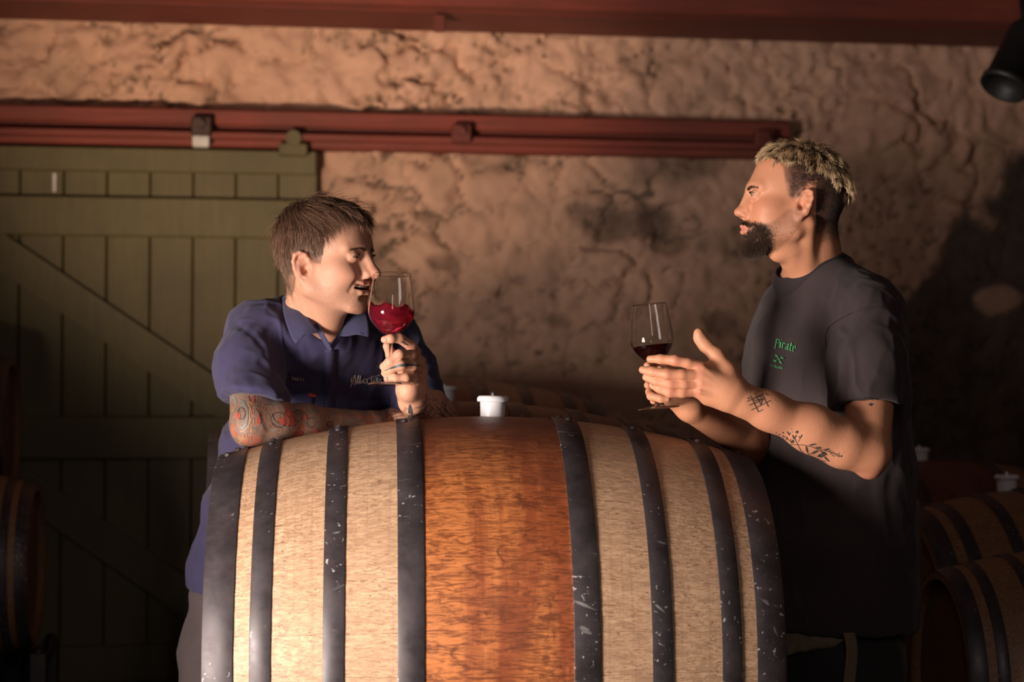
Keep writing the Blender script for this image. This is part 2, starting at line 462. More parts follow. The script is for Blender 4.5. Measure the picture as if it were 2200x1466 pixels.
s_b,z_b=WP(900,290)
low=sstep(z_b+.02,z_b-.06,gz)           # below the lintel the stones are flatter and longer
cx,cz=.205,.125
gx=wx/cx; gy=wz/cz; ix=np.floor(gx).astype(int); iy=np.floor(gy).astype(int)
F1=np.full(gs.shape,9.); F2=np.full(gs.shape,9.); ID=np.zeros(gs.shape,np.int64)
for dx in (-1,0,1,2,-2):
    for dy in (-1,0,1,2,-2):
        jx=ix+dx; jy=iy+dy; zr=np.zeros_like(jx)
        px_=jx+.5+.46*(2*_h(jx,jy,zr,5)-1)+.5*(jy%2); py_=jy+.5+.42*(2*_h(jx,jy,zr,6)-1)
        d=np.sqrt(((px_-gx)*1.0)**2+((py_-gy)*.85)**2)
        n1=d<F1; F2=np.where(n1,F1,np.minimum(F2,d)); ID=np.where(n1,(jx+500)*10000+(jy+500),ID); F1=np.where(n1,d,F1)
edge=F2-F1
rs=_h(ID//10000,ID%10000,ID*0,9); rs2=_h(ID//10000,ID%10000,ID*0,19)
soft=sstep(-.45,.55,fbm(pp*2.6,3,33))      # where the limewash has bridged the joints
relief=.026*sstep(0,.26,edge)*(.25+.75*soft)*(.3+1.2*rs)+.022*(rs2-.5)*soft
rag=fbm(pp*9,4,31)
cut=np.abs(fbm(pp*np.array([3.0,5.5,1])+.6*rag[...,None],4,41)); groove=sstep(.065,.0,cut)*sstep(-.35,.35,vn(pp*3,43))
cut2=np.abs(fbm(pp*np.array([6.5,10,1]),3,47)); groove2=sstep(.12,.0,cut2)*sstep(-.2,.45,vn(pp*4,49))
height=relief+.011*rag+.006*fbm(pp*30,3,51)-.022*groove-.010*groove2
height*=1.3-.55*low
crev=np.clip(1.15*sstep(.075,.0,edge)*(.25+.75*soft)*sstep(-.5,.3,fbm(pp*5,2,61))+1.0*groove+.45*groove2+.28*sstep(.2,1.0,fbm(pp*7,4,71)),0,1)
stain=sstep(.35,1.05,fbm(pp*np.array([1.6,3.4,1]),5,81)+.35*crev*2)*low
alb=np.array([.67,.395,.275]); dirt=np.array([.17,.115,.075]); soot=np.array([.030,.026,.026])
c=alb*(1+.10*(rs[...,None]-.5)); c=c*(1-crev[...,None]*.88)+dirt*crev[...,None]*.88
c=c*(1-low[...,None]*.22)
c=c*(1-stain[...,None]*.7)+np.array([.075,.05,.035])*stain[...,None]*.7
# a dark broken-out hollow in the middle and old soot low on the right
sh,zh=WP(1345,475); hol=sstep(1.3,.0,((gs-sh)/.17)**2+((gz-zh)/.075)**2+.7*rag)*.85
for hx_,hy_,hr_ in ((1262,452,.05),(1440,522,.07),(955,560,.08),(1120,600,.06),(1560,700,.09),(1180,690,.07)):
    s_,z_=WP(hx_,hy_); hol=np.maximum(hol,.6*sstep(1.3,.0,((gs-s_)/hr_)**2+((gz-z_)/(hr_*.5))**2+.8*rag))

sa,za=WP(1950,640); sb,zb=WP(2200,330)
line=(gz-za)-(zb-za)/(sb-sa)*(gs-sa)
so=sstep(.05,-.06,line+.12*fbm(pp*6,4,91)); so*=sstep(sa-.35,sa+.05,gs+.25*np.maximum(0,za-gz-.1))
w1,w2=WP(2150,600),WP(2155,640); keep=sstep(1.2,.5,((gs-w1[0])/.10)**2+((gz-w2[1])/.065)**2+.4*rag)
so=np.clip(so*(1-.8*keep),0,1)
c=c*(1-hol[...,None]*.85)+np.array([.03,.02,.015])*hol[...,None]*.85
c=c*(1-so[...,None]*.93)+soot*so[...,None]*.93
height=height-.03*hol-.012*so
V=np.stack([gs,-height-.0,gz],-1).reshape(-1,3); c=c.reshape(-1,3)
vi=np.arange(ns*nz).reshape(ns,nz)
Q=np.stack([vi[:-1,:-1],vi[1:,:-1],vi[1:,1:],vi[:-1,1:]],-1).reshape(-1,4)
fe=edge[:-1,:-1].reshape(-1); fid=ID[:-1,:-1].reshape(-1); fs=gs[:-1,:-1].reshape(-1); fz=gz[:-1,:-1].reshape(-1)
sd,zd=WP(690,330); stone=fe>.07
vis=((fz>z_b)&(fs<3.2)&(fz<2.72))|((fs>sd+.03)&(fz>1.12)&(fz<z_b-.06)&(fs<2.1))
stone&=vis
ids,cn=np.unique(fid[stone],return_counts=True); ok=ids[(cn>30)][:298]
stone&=np.isin(fid,ok)
def submesh(name,mask,parent=None):
    q=Q[mask]; u,inv=np.unique(q,return_inverse=True); return mesh_obj(name,V[u],inv.reshape(-1,4),M_wall,parent,True,col=c[u])
wall=submesh('wall_back',~stone); tag(wall,kind='structure'); onwall(wall)
order=np.argsort(fid[stone],kind='stable'); si=np.where(stone)[0][order]; sid=fid[si]; bounds=np.searchsorted(sid,ok)
for a,b in zip(bounds,list(bounds[1:])+[len(sid)]):
    m=np.zeros(len(Q),bool); q=Q[si[a:b]]; u,inv=np.unique(q,return_inverse=True)
    mesh_obj('stone',V[u],inv.reshape(-1,4),M_wall,wall,True,col=c[u])
mb=MB(); mb.box((S0,.06,0),(S1,.3,3.02)); o=mb.build('wall_core',M_wall,wall)
M_plain=simple('dark_limewash',(.16,.11,.085),.9,scale=6,bump=.6,bd=.02)
mb=MB(); mb.box((3.3,1.5,0),(3.5,7.4,3.02)); tag(mb.build('wall_right',M_plain),kind='structure')
# --- red beams
def t_red(name,c):
    t=NT(name); co=t.co((1.2,14,14)); n=t.noise(co,4,5,.6,.4); n2=t.noise(t.co(),3,3)
    col=t.mix(t.ramp(n,[(.3,0),(.75,1)]),c,tuple(x*.62 for x in c)); col=t.mix(t.ramp(n2,[(.4,0),(.75,.5)]),col,(.07,.03,.022))
    return t.done(col,.62,t.bump(n,.35,.003))
M_red=t_red('oxide_red_paint',(.26,.048,.030)); M_red2=t_red('dull_red_paint',(.19,.034,.022))
def wbox(name,px0,py0,px1,py1,n0,n1,mat,parent=None,bev=.006,ext=0):
    s0,z1=WP(px0,py0,n1); s1,z0=WP(px1,py1,n1); m=MB().box((s0-ext,-n1,z0),(s1,-n0,z1),bev)
    return m.build(name,mat,parent)
# ceiling beam along the wall (two boards, one set back)
s0=-2.7; n1=.34
_,zb0=WP(0,36,n1); _,zb1=WP(1100,66,n1)
beam=empty('ceiling_beam',label='long dark red wooden beam just under the ceiling, along the top of the stone wall',cat='beam')
beam.matrix_world=WM
MB().box((-2.7,-.34,2.642),(3.25,-.02,3.02),.01).build('lower_board',M_red2,beam)
_,zm=WP(1500,28,.42)
MB().box((-2.7,-.42,zm),(3.25,-.34,3.02),.008).build('upper_board',M_red,beam)
for q in (945,): 
    s,z=WP(q,48,.36); MB().box((s-.02,-.355,z-.03),(s+.02,-.335,z+.03),.004).build('iron_plate',M_red2,beam)
LZ0=WP(850,321,.1)[1]; LZ1=WP(850,243,.1)[1]; LS1=WP(1700,300,.1)[0]; LM=WP(850,276,.1)[1]
lint=empty('sliding_door_rail',label='oxide red timber rail board carrying the sliding green door',cat='door rail'); lint.matrix_world=WM
MB().box((-2.7,-.10,LM),(LS1,.05,LZ1),.006).build('backing_board',M_red,lint)
MB().box((-2.7,-.085,LZ0),(LS1,.05,LM-.012),.006).build('lower_board',M_red,lint)
MB().box((-2.7,-.070,LM-.013),(LS1,.04,LM+.001)).build('groove',M_red2,lint)
sa_=WP(1640,300,.1)[0]
MB().box((-2.7,-.125,LM-.052),(sa_,-.083,LM-.028),.004).build('track',M_red,lint)
M_iron=simple('rusty_iron',(.085,.05,.04),.6,.5); M_white=simple('white_paint_blot',(.62,.58,.54),.6)
for q,(a,b) in enumerate(((433,262),(990,278),(1640,290))):
    s,z=WP(a,b+14,.12); m=MB().box((s-.035,-.15,z-.028),(s+.035,-.095,z+.038),.006); m.tube([(s,-.17,z+.01),(s,-.148,z+.01)],.014,8)
    m.build('track_bracket',M_red2 if q else M_iron,lint)
    if q==0: MB().box((s-.03,-.148,z-.066),(s+.028,-.10,z-.028),.005).build('limewashed_bolt_end',M_white,lint)
# --- sliding door of green boards
def t_green():
    t=NT('olive_green_paint'); co=t.co((9,9,1)); n=t.noise(co,5,5,.6,.3); oi=t.n.new('ShaderNodeObjectInfo').outputs['Random']
    col=t.mix(t.ramp(n,[(.3,0),(.75,1)]),(.150,.120,.045),(.105,.082,.034)); col=t.mix(t.math('MULTIPLY',oi,.5),col,(.12,.088,.04))
    g=t.noise(t.co(),2.2,4); col=t.mix(t.ramp(g,[(.45,0),(.8,.7)]),col,(.055,.045,.022))
    return t.done(col,.6,t.bump(n,.4,.002))
M_green=t_green()
door=empty('sliding_barn_door',label='large olive green ledged and braced plank door sliding on the red rail',cat='door'); door.matrix_world=WM
DS1=WP(683,340,.08)[0]; DZ1=WP(340,318,.08)[1]; pw=WP(313,600,.06)[0]-WP(220,600,.06)[0]; e0=WP(597,600,.06)[0]
x=e0+.0; edges=[DS1]
while x>-2.6: edges.append(x); x-=pw
for a,b in zip(edges[1:],edges[:-1]):
    MB().box((a+.002,-.062,.03),(b-.002,-.035,DZ1-.02),.004).build('plank',M_green,door)
MB().box((-2.6,-.036,.03),(DS1-.01,-.02,DZ1-.03)).build('door_backing',M_green,door)
def rail(py0,py1,nm='ledge'):
    z1=WP(340,py0,.09)[1]; z0=WP(340,py1,.09)[1]; MB().box((-2.6,-.09,z0),(DS1-.004,-.060,z1),.006).build(nm,M_green,door); return z0,z1
rail(318,370,'top_ledge'); rA=rail(424,509); rB=rail(895,987); rC=rail(1386,1466)
def brace(p0,p1,w):
    a=np.array(WP(*p0,.085));b=np.array(WP(*p1,.085)); d=(b-a)/np.linalg.norm(b-a); nn=np.array([-d[1],d[0]])*w/2
    V=[];K=[a+nn,a-nn,b-nn,b+nn]
    for y in (-.086,-.060):
        V+=[(k[0],y,k[1]) for k in K]
    MB().add(V,[(0,1,2,3),(7,6,5,4),(0,4,5,1),(1,5,6,2),(2,6,7,3),(3,7,4,0)]).build('brace',M_green,door)
brace((-60,500),(540,905),.115); brace((30,1030),(560,1395),.115)
s,z=WP(630,326,.12); MB().box((s-.05,-.13,z-.015),(s+.05,-.09,z+.03),.006).tube([(s,-.14,z+.045),(s,-.09,z+.045)],.028,12).build('hanger_wheel',M_green,door)
s,z=WP(117,372,.07); MB().box((s-.006,-.068,WP(117,412,.07)[1]),(s+.006,-.06,z)).build('limewash_drip',M_white,door)
# --- dark lamp housing under the beam at the right
M_black=simple('black_enamel',(.012,.011,.011),.5)
p=P(2190,118,5.9); lamp=empty('wall_lamp',tuple(p),label='black cylindrical lamp housing hanging under the beam in the top right corner',cat='lamp')
d=Vector((-.45,-.25,-.80)).normalized(); q=d.to_track_quat('Z','Y').to_matrix().to_4x4()
MB().lathe([(0,-.10),(.062,-.10),(.07,-.085),(.07,.11),(.078,.115),(.078,.135),(.068,.135),(.062,.10),(0,.09)],28,q).build('housing',M_black,lamp,True)
MB().tube([(0,0,0),(.04,.06,.09),(.04,.12,.30)],.014,8).build('bracket',M_black,lamp,True)
# ------------------------------------------------------------ barrels
RB=.48; HL=.555; DR=.085
def rad(u): return RB-DR*(u/HL)**2
def t_oak(name,pale,dark,stain=None,stain2=None,half=.139,grey=None):
    t=NT(name); co=t.co(); oi=t.n.new('ShaderNodeObjectInfo').outputs['Random']
    mp=t.n.new('ShaderNodeMapping'); t.l.new(co,mp.inputs[0]); mp.inputs['Scale'].default_value=(14,100,100)
    cx=t.n.new('ShaderNodeCombineXYZ'); t.l.new(t.math('MULTIPLY',oi,37),cx.inputs[0]); ad=t.n.new('ShaderNodeVectorMath'); ad.operation='ADD'; t.l.new(mp.outputs[0],ad.inputs[0]); t.l.new(cx.outputs[0],ad.inputs[1])
    ripple=t.noise(ad.outputs[0],1.5,5,.62,1.4)
    rip2=t.noise(t.co((20,110,110)),1.2,4,.6,2.6)
    big=t.noise(t.co((5,9,9)),1.0,4,.6,.6)
    col=t.mix(t.ramp(ripple,[(.42,1),(.60,0)]),pale,tuple((a*.45+b*.55) for a,b in zip(pale,dark)))
    col=t.mix(t.ramp(rip2,[(.36,.9),(.45,0)]),col,dark)
    col=t.mix(t.math('MULTIPLY',t.ramp(big,[(.35,1),(.6,0)]),.45),col,tuple((a+b)/2 for a,b in zip(pale,dark)))
    col=t.mix(t.math('MULTIPLY',oi,.07),col,tuple(x*.55 for x in pale)); sw=t.noise(t.co((140,3,3)),1,2); col=t.mix(t.math('MULTIPLY',t.ramp(sw,[(.55,0),(.7,1)]),.22),col,dark)
    if stain:
        X=t.math('ABSOLUTE',t.sep(co)[0]); m=t.ramp(t.math('DIVIDE',X,half*2),[(.50,1),(.56,0)])
        v=t.noise(t.co((13,1.7,1.7)),1.0,5,.65,.5); w=t.noise(t.co((22,30,30)),1.0,5,.6,1.2); blot=t.noise(t.co(),7,5,.6,.4)
        sc=t.mix(t.ramp(v,[(.42,0),(.60,1)]),stain,stain2)
        sc=t.mix(t.ramp(ripple,[(.40,.8),(.56,0)]),sc,tuple(x*.42 for x in stain2))
        sc=t.mix(t.ramp(w,[(.33,.75),(.45,0)]),sc,tuple(x*.35 for x in stain2))
        sc=t.mix(t.ramp(blot,[(.55,0),(.72,.75)]),sc,tuple(x*.45 for x in stain2))
        # wine spilt round the bung has darkened the crown of the bilge
        Z=t.sep(co)[2]; top=t.ramp(t.math('ADD',Z,t.math('MULTIPLY',blot,.12)),[(.40,0),(.52,.75)])
        sc=t.mix(top,sc,(.13,.042,.028))
        col=t.mix(m,col,sc)
        # raw chip in the stained band
        vm=t.n.new('ShaderNodeVectorMath'); vm.operation='DISTANCE'; t.l.new(t.co((1,1,5),loc=(.105,0,.065*5)),vm.inputs[0]); vm.inputs[1].default_value=(0,-.476,0)
        chip=t.ramp(t.math('ADD',vm.outputs['Value'],t.math('MULTIPLY',t.noise(t.co((20,20,60)),2,3),.03)),[(.036,1),(.044,0)])
        col=t.mix(chip,col,(.72,.52,.33))
    rough=t.ramp(big,[(.3,.42),(.7,.6)]) if stain else .6
    b=t.bump(ripple,.35,.0015); b=t.bump(rip2,.25,.0015,b)
    return t.done(col,rough,b)
M_oak=t_oak('pale_oak_staves_with_wine_stained_bilge',(.72,.455,.285),(.22,.11,.06),(.60,.20,.060),(.33,.080,.026))
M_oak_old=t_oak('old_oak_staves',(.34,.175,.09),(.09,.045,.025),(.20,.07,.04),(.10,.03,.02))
M_head=t_oak('oak_head_boards',(.22,.10,.055),(.07,.03,.02))
def t_hoop():
    t=NT('blackened_hoop_iron'); co=t.co(); n=t.noise(co,16,6,.65); sp=t.noise(t.co((1,1,1)),105,2,.5); big=t.noise(co,5,3)
    col=t.mix(t.ramp(n,[(.3,0),(.75,1)]),(.040,.032,.036),(.085,.068,.074))
    m=t.math('MULTIPLY',t.ramp(sp,[(.665,0),(.70,1)]),t.ramp(big,[(.46,0),(.60,1)]))
    scr=t.noise(t.co((6,90,14)),2,3,.5,.5); m2=t.math('MULTIPLY',t.ramp(scr,[(.66,0),(.72,.6)]),t.ramp(big,[(.45,0),(.6,1)]))
    col=t.mix(t.math('MAXIMUM',m,m2),col,(.55,.50,.50))
    return t.done(col,t.ramp(n,[(.3,.36),(.7,.58)]),t.bump(n,.2,.001),.35)
M_hoop=t_hoop(); M_steel=simple('bright_steel',(.55,.53,.5),.3,1,bump=.05)
def t_sil():
    t=NT('white_silicone'); return t.done((.72,.70,.74),.38,Subsurface_Weight=.25,Subsurface_Radius=(.01,.01,.01),Subsurface_Scale=.5)
M_sil=t_sil()
HOOPS=[(.139,.189),(.288,.328),(.425,.465),(.496,.556)]
def stave_mesh(a0,a1,nu=26,gap=.00025):
    V=[];Fs=[]; us=np.linspace(-HL,HL,nu+1); n=4
    da=gap/RB
    for u in us:
        r=rad(u)
        for k in range(n):
            a=a0+da+(a1-a0-2*da)*k/(n-1); rr=r-(.0004 if k in (0,n-1) else 0); V.append((u,-rr*math.sin(a),rr*math.cos(a)))
        for k in range(n):
            a=a1-da-(a1-a0-2*da)*k/(n-1); rr=r-.027; V.append((u,-rr*math.sin(a),rr*math.cos(a)))
    m=2*n
    for i in range(nu):
        for k in range(m): Fs.append((i*m+k,(i+1)*m+k,(i+1)*m+(k+1)%m,i*m+(k+1)%m))
    Fs+=[tuple(range(m)),tuple(range(nu*m,nu*m+m))[::-1]]
    return V,Fs
def make_barrel(name,label,oak,head,n=30,group=None,hi=True,bung=True,bungx=.016):
    root=empty(name,label=label,cat='barrel',group=group)
    edges=[2*math.pi*(i+.5+.22*math.sin(i*2.3+i*i*.7))/n for i in range(n)]; edges.append(edges[0]+2*math.pi)
    for a,b in zip(edges[:-1],edges[1:]):
        V,Fs=stave_mesh(a,b,26 if hi else 12); auto_smooth(mesh_obj('stave',V,Fs,oak,root),30)
    for sgn in (-1,1):
        for (u0,u1) in HOOPS:
            V=[];Fs=[];N=128 if hi else 56
            for ring,(u,dr) in enumerate([(u0,-.0005),(u0,.0022),(u0+.0015,.003),((u0+u1)/2,.003),(u1-.0015,.003),(u1,.0022),(u1,-.0005)]):
                for j in range(N):
                    w=2*math.pi*j/N; r=rad(u)+dr+(.0012 if abs(w)<.16 or w>2*math.pi-.05 else 0)
                    V.append((sgn*u,r*math.sin(w),r*math.cos(w)))
            for i in range(6):
                for j in range(N):
                    f=(i*N+j,i*N+(j+1)%N,(i+1)*N+(j+1)%N,(i+1)*N+j); Fs.append(f if sgn<0 else f[::-1])
            h=mesh_obj('hoop',V,Fs,M_hoop,root,True); auto_smooth(h,50)
            if hi:
                # two rivets through the lapped ends, near the crown
                for q,du in enumerate((.35,.66)):
                    u=sgn*(u0+(u1-u0)*(du if u1-u0>.045 else .5)); w=-.03-.10*q+(.02 if sgn>0 else -.02); r=rad(u)+.004
                    M=Matrix.Translation((u,r*math.sin(w),r*math.cos(w)))@Matrix.Rotation(-w,4,'X')
                    MB().lathe([(0,.0055),(.004,.005),(.0068,.0028),(.0075,-.002)],12,M).build('rivet',M_hoop,h,True)
    # heads made of boards, set back inside the croze
    for sgn in (-1,1):
        R=rad(HL)-.026; k=7
        for i in range(k):
            y0=-R+2*R*i/k+.0006; y1=-R+2*R*(i+1)/k-.0006; pts=[]
            ys=np.linspace(y0,y1,5)
            top=[(y,math.sqrt(max(R*R-y*y,0))) for y in ys]; bot=[(y,-z) for y,z in top[::-1]]; L=top+bot; m=len(L)
            x=sgn*(HL-.035); V=[(x,y,z) for y,z in L]+[(x-sgn*.02,y,z) for y,z in L]
            mesh_obj('head_board',V,[tuple(range(m)),tuple(range(m,2*m))[::-1]]+[(j,(j+1)%m,m+(j+1)%m,m+j) for j in range(m)],head,root,False)
    return root
def make_bung(name,p,label,tilt=(0,0),s=1,group=None,pin=True):
    b=empty(name,tuple(p),label=label,cat='bung',group=group); b.scale=(s,)*3; b.rotation_euler=(tilt[0],tilt[1],0)
    MB().lathe([(0,-.02),(.0255,-.02),(.0262,0),(.0272,.0275),(.0275,.0315),(.0335,.0320),(.0340,.0350),(.0340,.0385),(.0318,.0428),(.029,.0445),(.010,.0452),(0,.0453)],40).build('stopper',M_sil,b,True)
    m=MB().lathe([(0,.054),(.0045,.0535),(.0058,.052),(.0058,.044)],16); m.build('steel_pin',M_steel,b,True)
    return b
BZ=.78; BC=Vector((-.057,3.9,BZ)); BY=math.radians(4.2)
barrel=make_barrel('wine_barrel','big foreground oak barrel with black hoops and a wine-stained red middle',M_oak,M_head)
barrel.location=BC; barrel.rotation_euler=(0,0,BY)
make_bung('barrel_bung',BC+Vector((.016*math.cos(BY),0,RB-.001)),'white silicone stopper on top of the foreground barrel, between the two men',tilt=(.0,.02))
M_rack=simple('dark_steel_rack',(.04,.035,.035),.5,.6)
def make_cradle(x,y,z,rz,R,label):
    """two saddles on posts carrying one barrel whose axis is at height z"""
    r=empty('barrel_rack',(x,y,0),rz,label,'rack')
    for sx in (-.36,.36):
        rr=R-DR*(sx/HL)**2*R/RB+.004; pts=[(sx,rr*math.sin(a),z-rr*math.cos(a)-.016) for a in np.linspace(-.62,.62,13)]
        MB().tube(pts,.016,8).build('saddle',M_rack,r,True)
        for sy in (-1,1):
            a=.60; yy=sy*rr*math.sin(a); zz=z-rr*math.cos(a)-.02
            MB().box((sx-.025,yy-.025,0),(sx+.025,yy+.025,max(zz,.05)),.004).build('post',M_rack,r)
    for sy in (-1,1):
        yy=sy*R*.55; MB().box((-.42,yy-.02,.02),(.42,yy+.02,.06),.004).build('rail',M_rack,r)
    return r
make_cradle(BC.x,BC.y,BZ,BY,RB,'dark steel rack carrying the foreground barrel')
# background barrels (one built, the others copies of it and its parts)
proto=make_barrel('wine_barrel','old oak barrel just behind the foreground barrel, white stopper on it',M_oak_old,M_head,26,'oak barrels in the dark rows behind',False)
def place(o,x,y,z,rz,s=1,sx=None,label=None,rx=0):
    o.location=(x,y,z); o.rotation_euler=(rx,0,rz); o.scale=(sx or s,s,s)
    if label: o['label']=label
    make_cradle(x,y,z,rz,RB*s,'steel rack under the '+(label or o['label']).split(',')[0]).scale=(1,1,1)
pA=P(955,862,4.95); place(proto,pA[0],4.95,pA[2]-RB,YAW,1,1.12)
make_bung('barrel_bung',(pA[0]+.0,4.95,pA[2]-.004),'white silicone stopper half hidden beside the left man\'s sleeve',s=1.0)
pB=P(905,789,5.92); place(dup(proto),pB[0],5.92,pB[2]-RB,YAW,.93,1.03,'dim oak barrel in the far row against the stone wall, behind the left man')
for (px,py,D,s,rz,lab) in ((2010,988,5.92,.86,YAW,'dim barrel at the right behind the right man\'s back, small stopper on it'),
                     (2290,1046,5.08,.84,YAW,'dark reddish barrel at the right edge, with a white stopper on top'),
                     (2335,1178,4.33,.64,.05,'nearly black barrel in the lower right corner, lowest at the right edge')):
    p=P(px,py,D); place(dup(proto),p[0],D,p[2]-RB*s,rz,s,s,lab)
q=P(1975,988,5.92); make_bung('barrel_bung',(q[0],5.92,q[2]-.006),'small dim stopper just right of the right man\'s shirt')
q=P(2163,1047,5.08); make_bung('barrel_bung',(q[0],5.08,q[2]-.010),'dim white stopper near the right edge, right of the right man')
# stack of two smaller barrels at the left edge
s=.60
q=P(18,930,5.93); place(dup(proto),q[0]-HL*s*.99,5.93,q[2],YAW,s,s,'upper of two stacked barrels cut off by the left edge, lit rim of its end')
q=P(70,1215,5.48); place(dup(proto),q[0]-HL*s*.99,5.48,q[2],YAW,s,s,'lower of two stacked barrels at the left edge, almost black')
# ------------------------------------------------------------ people: shared modelling
Z3=np.array([0,0,1.])
def frame(yaw_from_cam,pitch=0,roll=0,side=1):
    """forward, left, up for a head or trunk: yaw 0 faces the camera, side +1 turns it towards picture right"""
    a=math.radians(yaw_from_cam); f=np.array([side*math.sin(a),-math.cos(a),0]); l=np.cross(Z3,f)
    R=np.array(Matrix.Rotation(math.radians(-pitch),3,Vector(l))); f=R@f; u=R@Z3          # positive pitch lifts the chin
    R=np.array(Matrix.Rotation(math.radians(roll),3,Vector(f))); return f,R@l,R@u
def head(L,mouth=0.0,jaw=1.0,nose=1.0,smile=0,nosetip=(.118,-.037),mz=0.,slit=.0030,earx=-.014,ears=1.12,chin=0.,fore=0.,occ=0.,earz=-.020,tilt=-.17):
    e=L.ell; c=L.cap; mw=.025+.0085*smile
    e((-.014,0,.032),(.094,.076,.079),k=.0)
    e((.034-fore,0,.036),(.056,.064,.062),k=.02); e((.048,0,.020),(.044,.058,.022),k=.02)
    if occ: e((-.058,0,.004),(.050,.062,.046),k=.02)
    e((-.045,0,.012),(.055,.064,.060),k=.02)
    e((.038,0,-.022),(.050,.060,.062),k=.02)
    for s in (1,-1):
        c((-.004,s*.058*jaw,-.030),(.000,s*.056*jaw,-.066),.014,.013,.02)
        c((.000,s*.055*jaw,-.068),(.070,s*.020*jaw,-.101),.013,.014,.02)
        e((.052,s*.041,-.030),(.027,.022,.022),k=.02)             # cheekbone
        e((.058,s*.030,-.060),(.022,.020,.026),k=.02)
        c((.084,s*.010,.016),(.072,s*.047,.014),.008,.007,.012)   # brow
    for s in (1,-1):
        e((.020,s*.046,-.052),(.040,.0165,.034),k=.03)            # masseter
        if smile: e((.070,s*.036,-.040),(.020,.017,.015),k=.016)
        c((.083,s*.010,-.006),(.094,s*.0105,-.032),.0085,.0085,.008)
    e((.078,0,-.103-chin),(.016,.021,.015),k=.016)                    # chin
    e((.074,0,-.066),(.023,.029,.030),k=.018)                    # muzzle
    e((.030,0,-.075),(.05,.045,.035),k=.02)
    for s in (1,-1):
        e((.096,s*.031,-.001),(.019,.017,.0125),k=.014,op='-')   # socket
    # nose
    nx,nz=nosetip; n=nose
    c((.088,0,.010),(nx-.006,0,nz+.008),.0078,.0088*n,.010)
    e((nx-.001,0,nz+.001),(.0115*n,.0110*n,.0095*n),k=.008)
    for s in (1,-1):
        e((nx-.014,s*.0125,nz-.004),(.0115,.0075,.0082),k=.005)
        e((nx-.010,s*.0078,nz-.0115),(.0068,.0038,.0052),k=.0015,op='-')
        L.chain([(.0985,s*.0225,-.038),(.0890,s*.0335,-.052),(.0800,s*.0400,-.072)],[.0016,.0018,.0010],.009,'-')   # fold beside the mouth
    # lips
    for s in (1,-1):
        L.chain([(.0985,0,mz-.0645+mouth*.1),(.0945,s*mw*.5,mz-.0650+mouth*.1),(.0835-.004*smile,s*mw,mz-.0690+smile*.007)],[.0048,.0044,.0018],.004)
        L.chain([(.0960,0,mz-.0775-mouth),(.0920,s*mw*.5,mz-.0765-mouth),(.0830-.004*smile,s*mw*.95,mz-.0705-mouth*.2+smile*.0065)],[.0060,.0052,.0020],.004)
        L.cap((.100,0,mz-.0708-mouth*.45),(.090-.004*smile,s*(mw+.001),mz-.0702+smile*.006),.0007+mouth*.5,.0005+mouth*.42,.0025,'-')
    if mouth>.002: e((.086,0,mz-.0705-mouth*.45),(.020,mw*.90,.0006+mouth*.62),k=.003,op='-')
    e((.094,0,-.089+mz*.5),(.010,.016,.005),k=.008,op='-')             # under lip
    for s in (1,-1):                                             # eyelids with the slit cut in
        E=(.0775,s*.0315,-.001)
        e(E,(.0136,.0150,.0132),k=.005)
        e((E[0]+.0125,E[1]+s*.001,E[2]-.0005),(.012,.0125,slit),k=.0012,op='-')
        c((.086,s*.018,.0050),(.078,s*.046,.0030),.0026,.0022,.004); c((.087,s*.020,-.0075),(.079,s*.043,-.0075),.0018,.0014,.005)
    # ears
    for s in (1,-1):
        o=np.array([earx,s*.0725,earz]); A=unit([.88,-s*.47,.0]); Bv=unit([tilt,s*.06,.98]); Nn=unit(np.cross(A,Bv))*1.0
        if Nn[1]*s<0: Nn=-Nn
        R=np.stack([A,Bv,Nn],1); q=lambda a,b,n=0:o+(A*a+Bv*b+Nn*n)*ears
        k_=ears; E_=lambda c,r,k=.01,op='+':e(c,np.array(r)*k_,k=k*k_,op=op,rot=R); C_=lambda p,r,k:L.chain(p,[x*k_ for x in r],k*k_,gk=.004)
        E_(q(.001,.002,.003),(.0165,.0275,.0035),.006); E_(q(-.0060,.006,.0045),(.0115,.0245,.0034),.005)
        C_([q(.004,-.001,.003),q(.011,.006,.004),q(.0125,.018,.006),q(.007,.0275,.008),q(-.003,.0310,.009),q(-.0125,.0265,.0095),q(-.0175,.014,.0095),q(-.0172,.000,.009),q(-.0125,-.013,.007),q(-.005,-.024,.005)],[.0020,.0028,.0034,.0036,.0037,.0038,.0038,.0036,.0033,.0045],.004)
        C_([q(.000,.019,.0045),q(-.008,.013,.006),q(-.0102,.002,.0075),q(-.007,-.009,.007),q(.001,-.0145,.007)],[.0030,.0033,.0036,.0035,.0032],.004)
        E_(q(.002,-.0265,.004),(.0085,.0095,.0052),.006)
        E_(q(.0040,-.001,.0090),(.0080,.0110,.0080),.004,'-')
        L.cap(q(.0130,-.003,.003),q(.0125,-.009,.004),.0040*k_,.0035*k_,.004)
        E_(q(.0045,-.0045,.003),(.0035,.0045,.008),.002,'-')
def proj(B,p,it=3):
    p=np.array(p,float)
    for _ in range(it): d=B(p.astype(np.float32)); p=p-grad(B,p)*d[:,None]
    return p
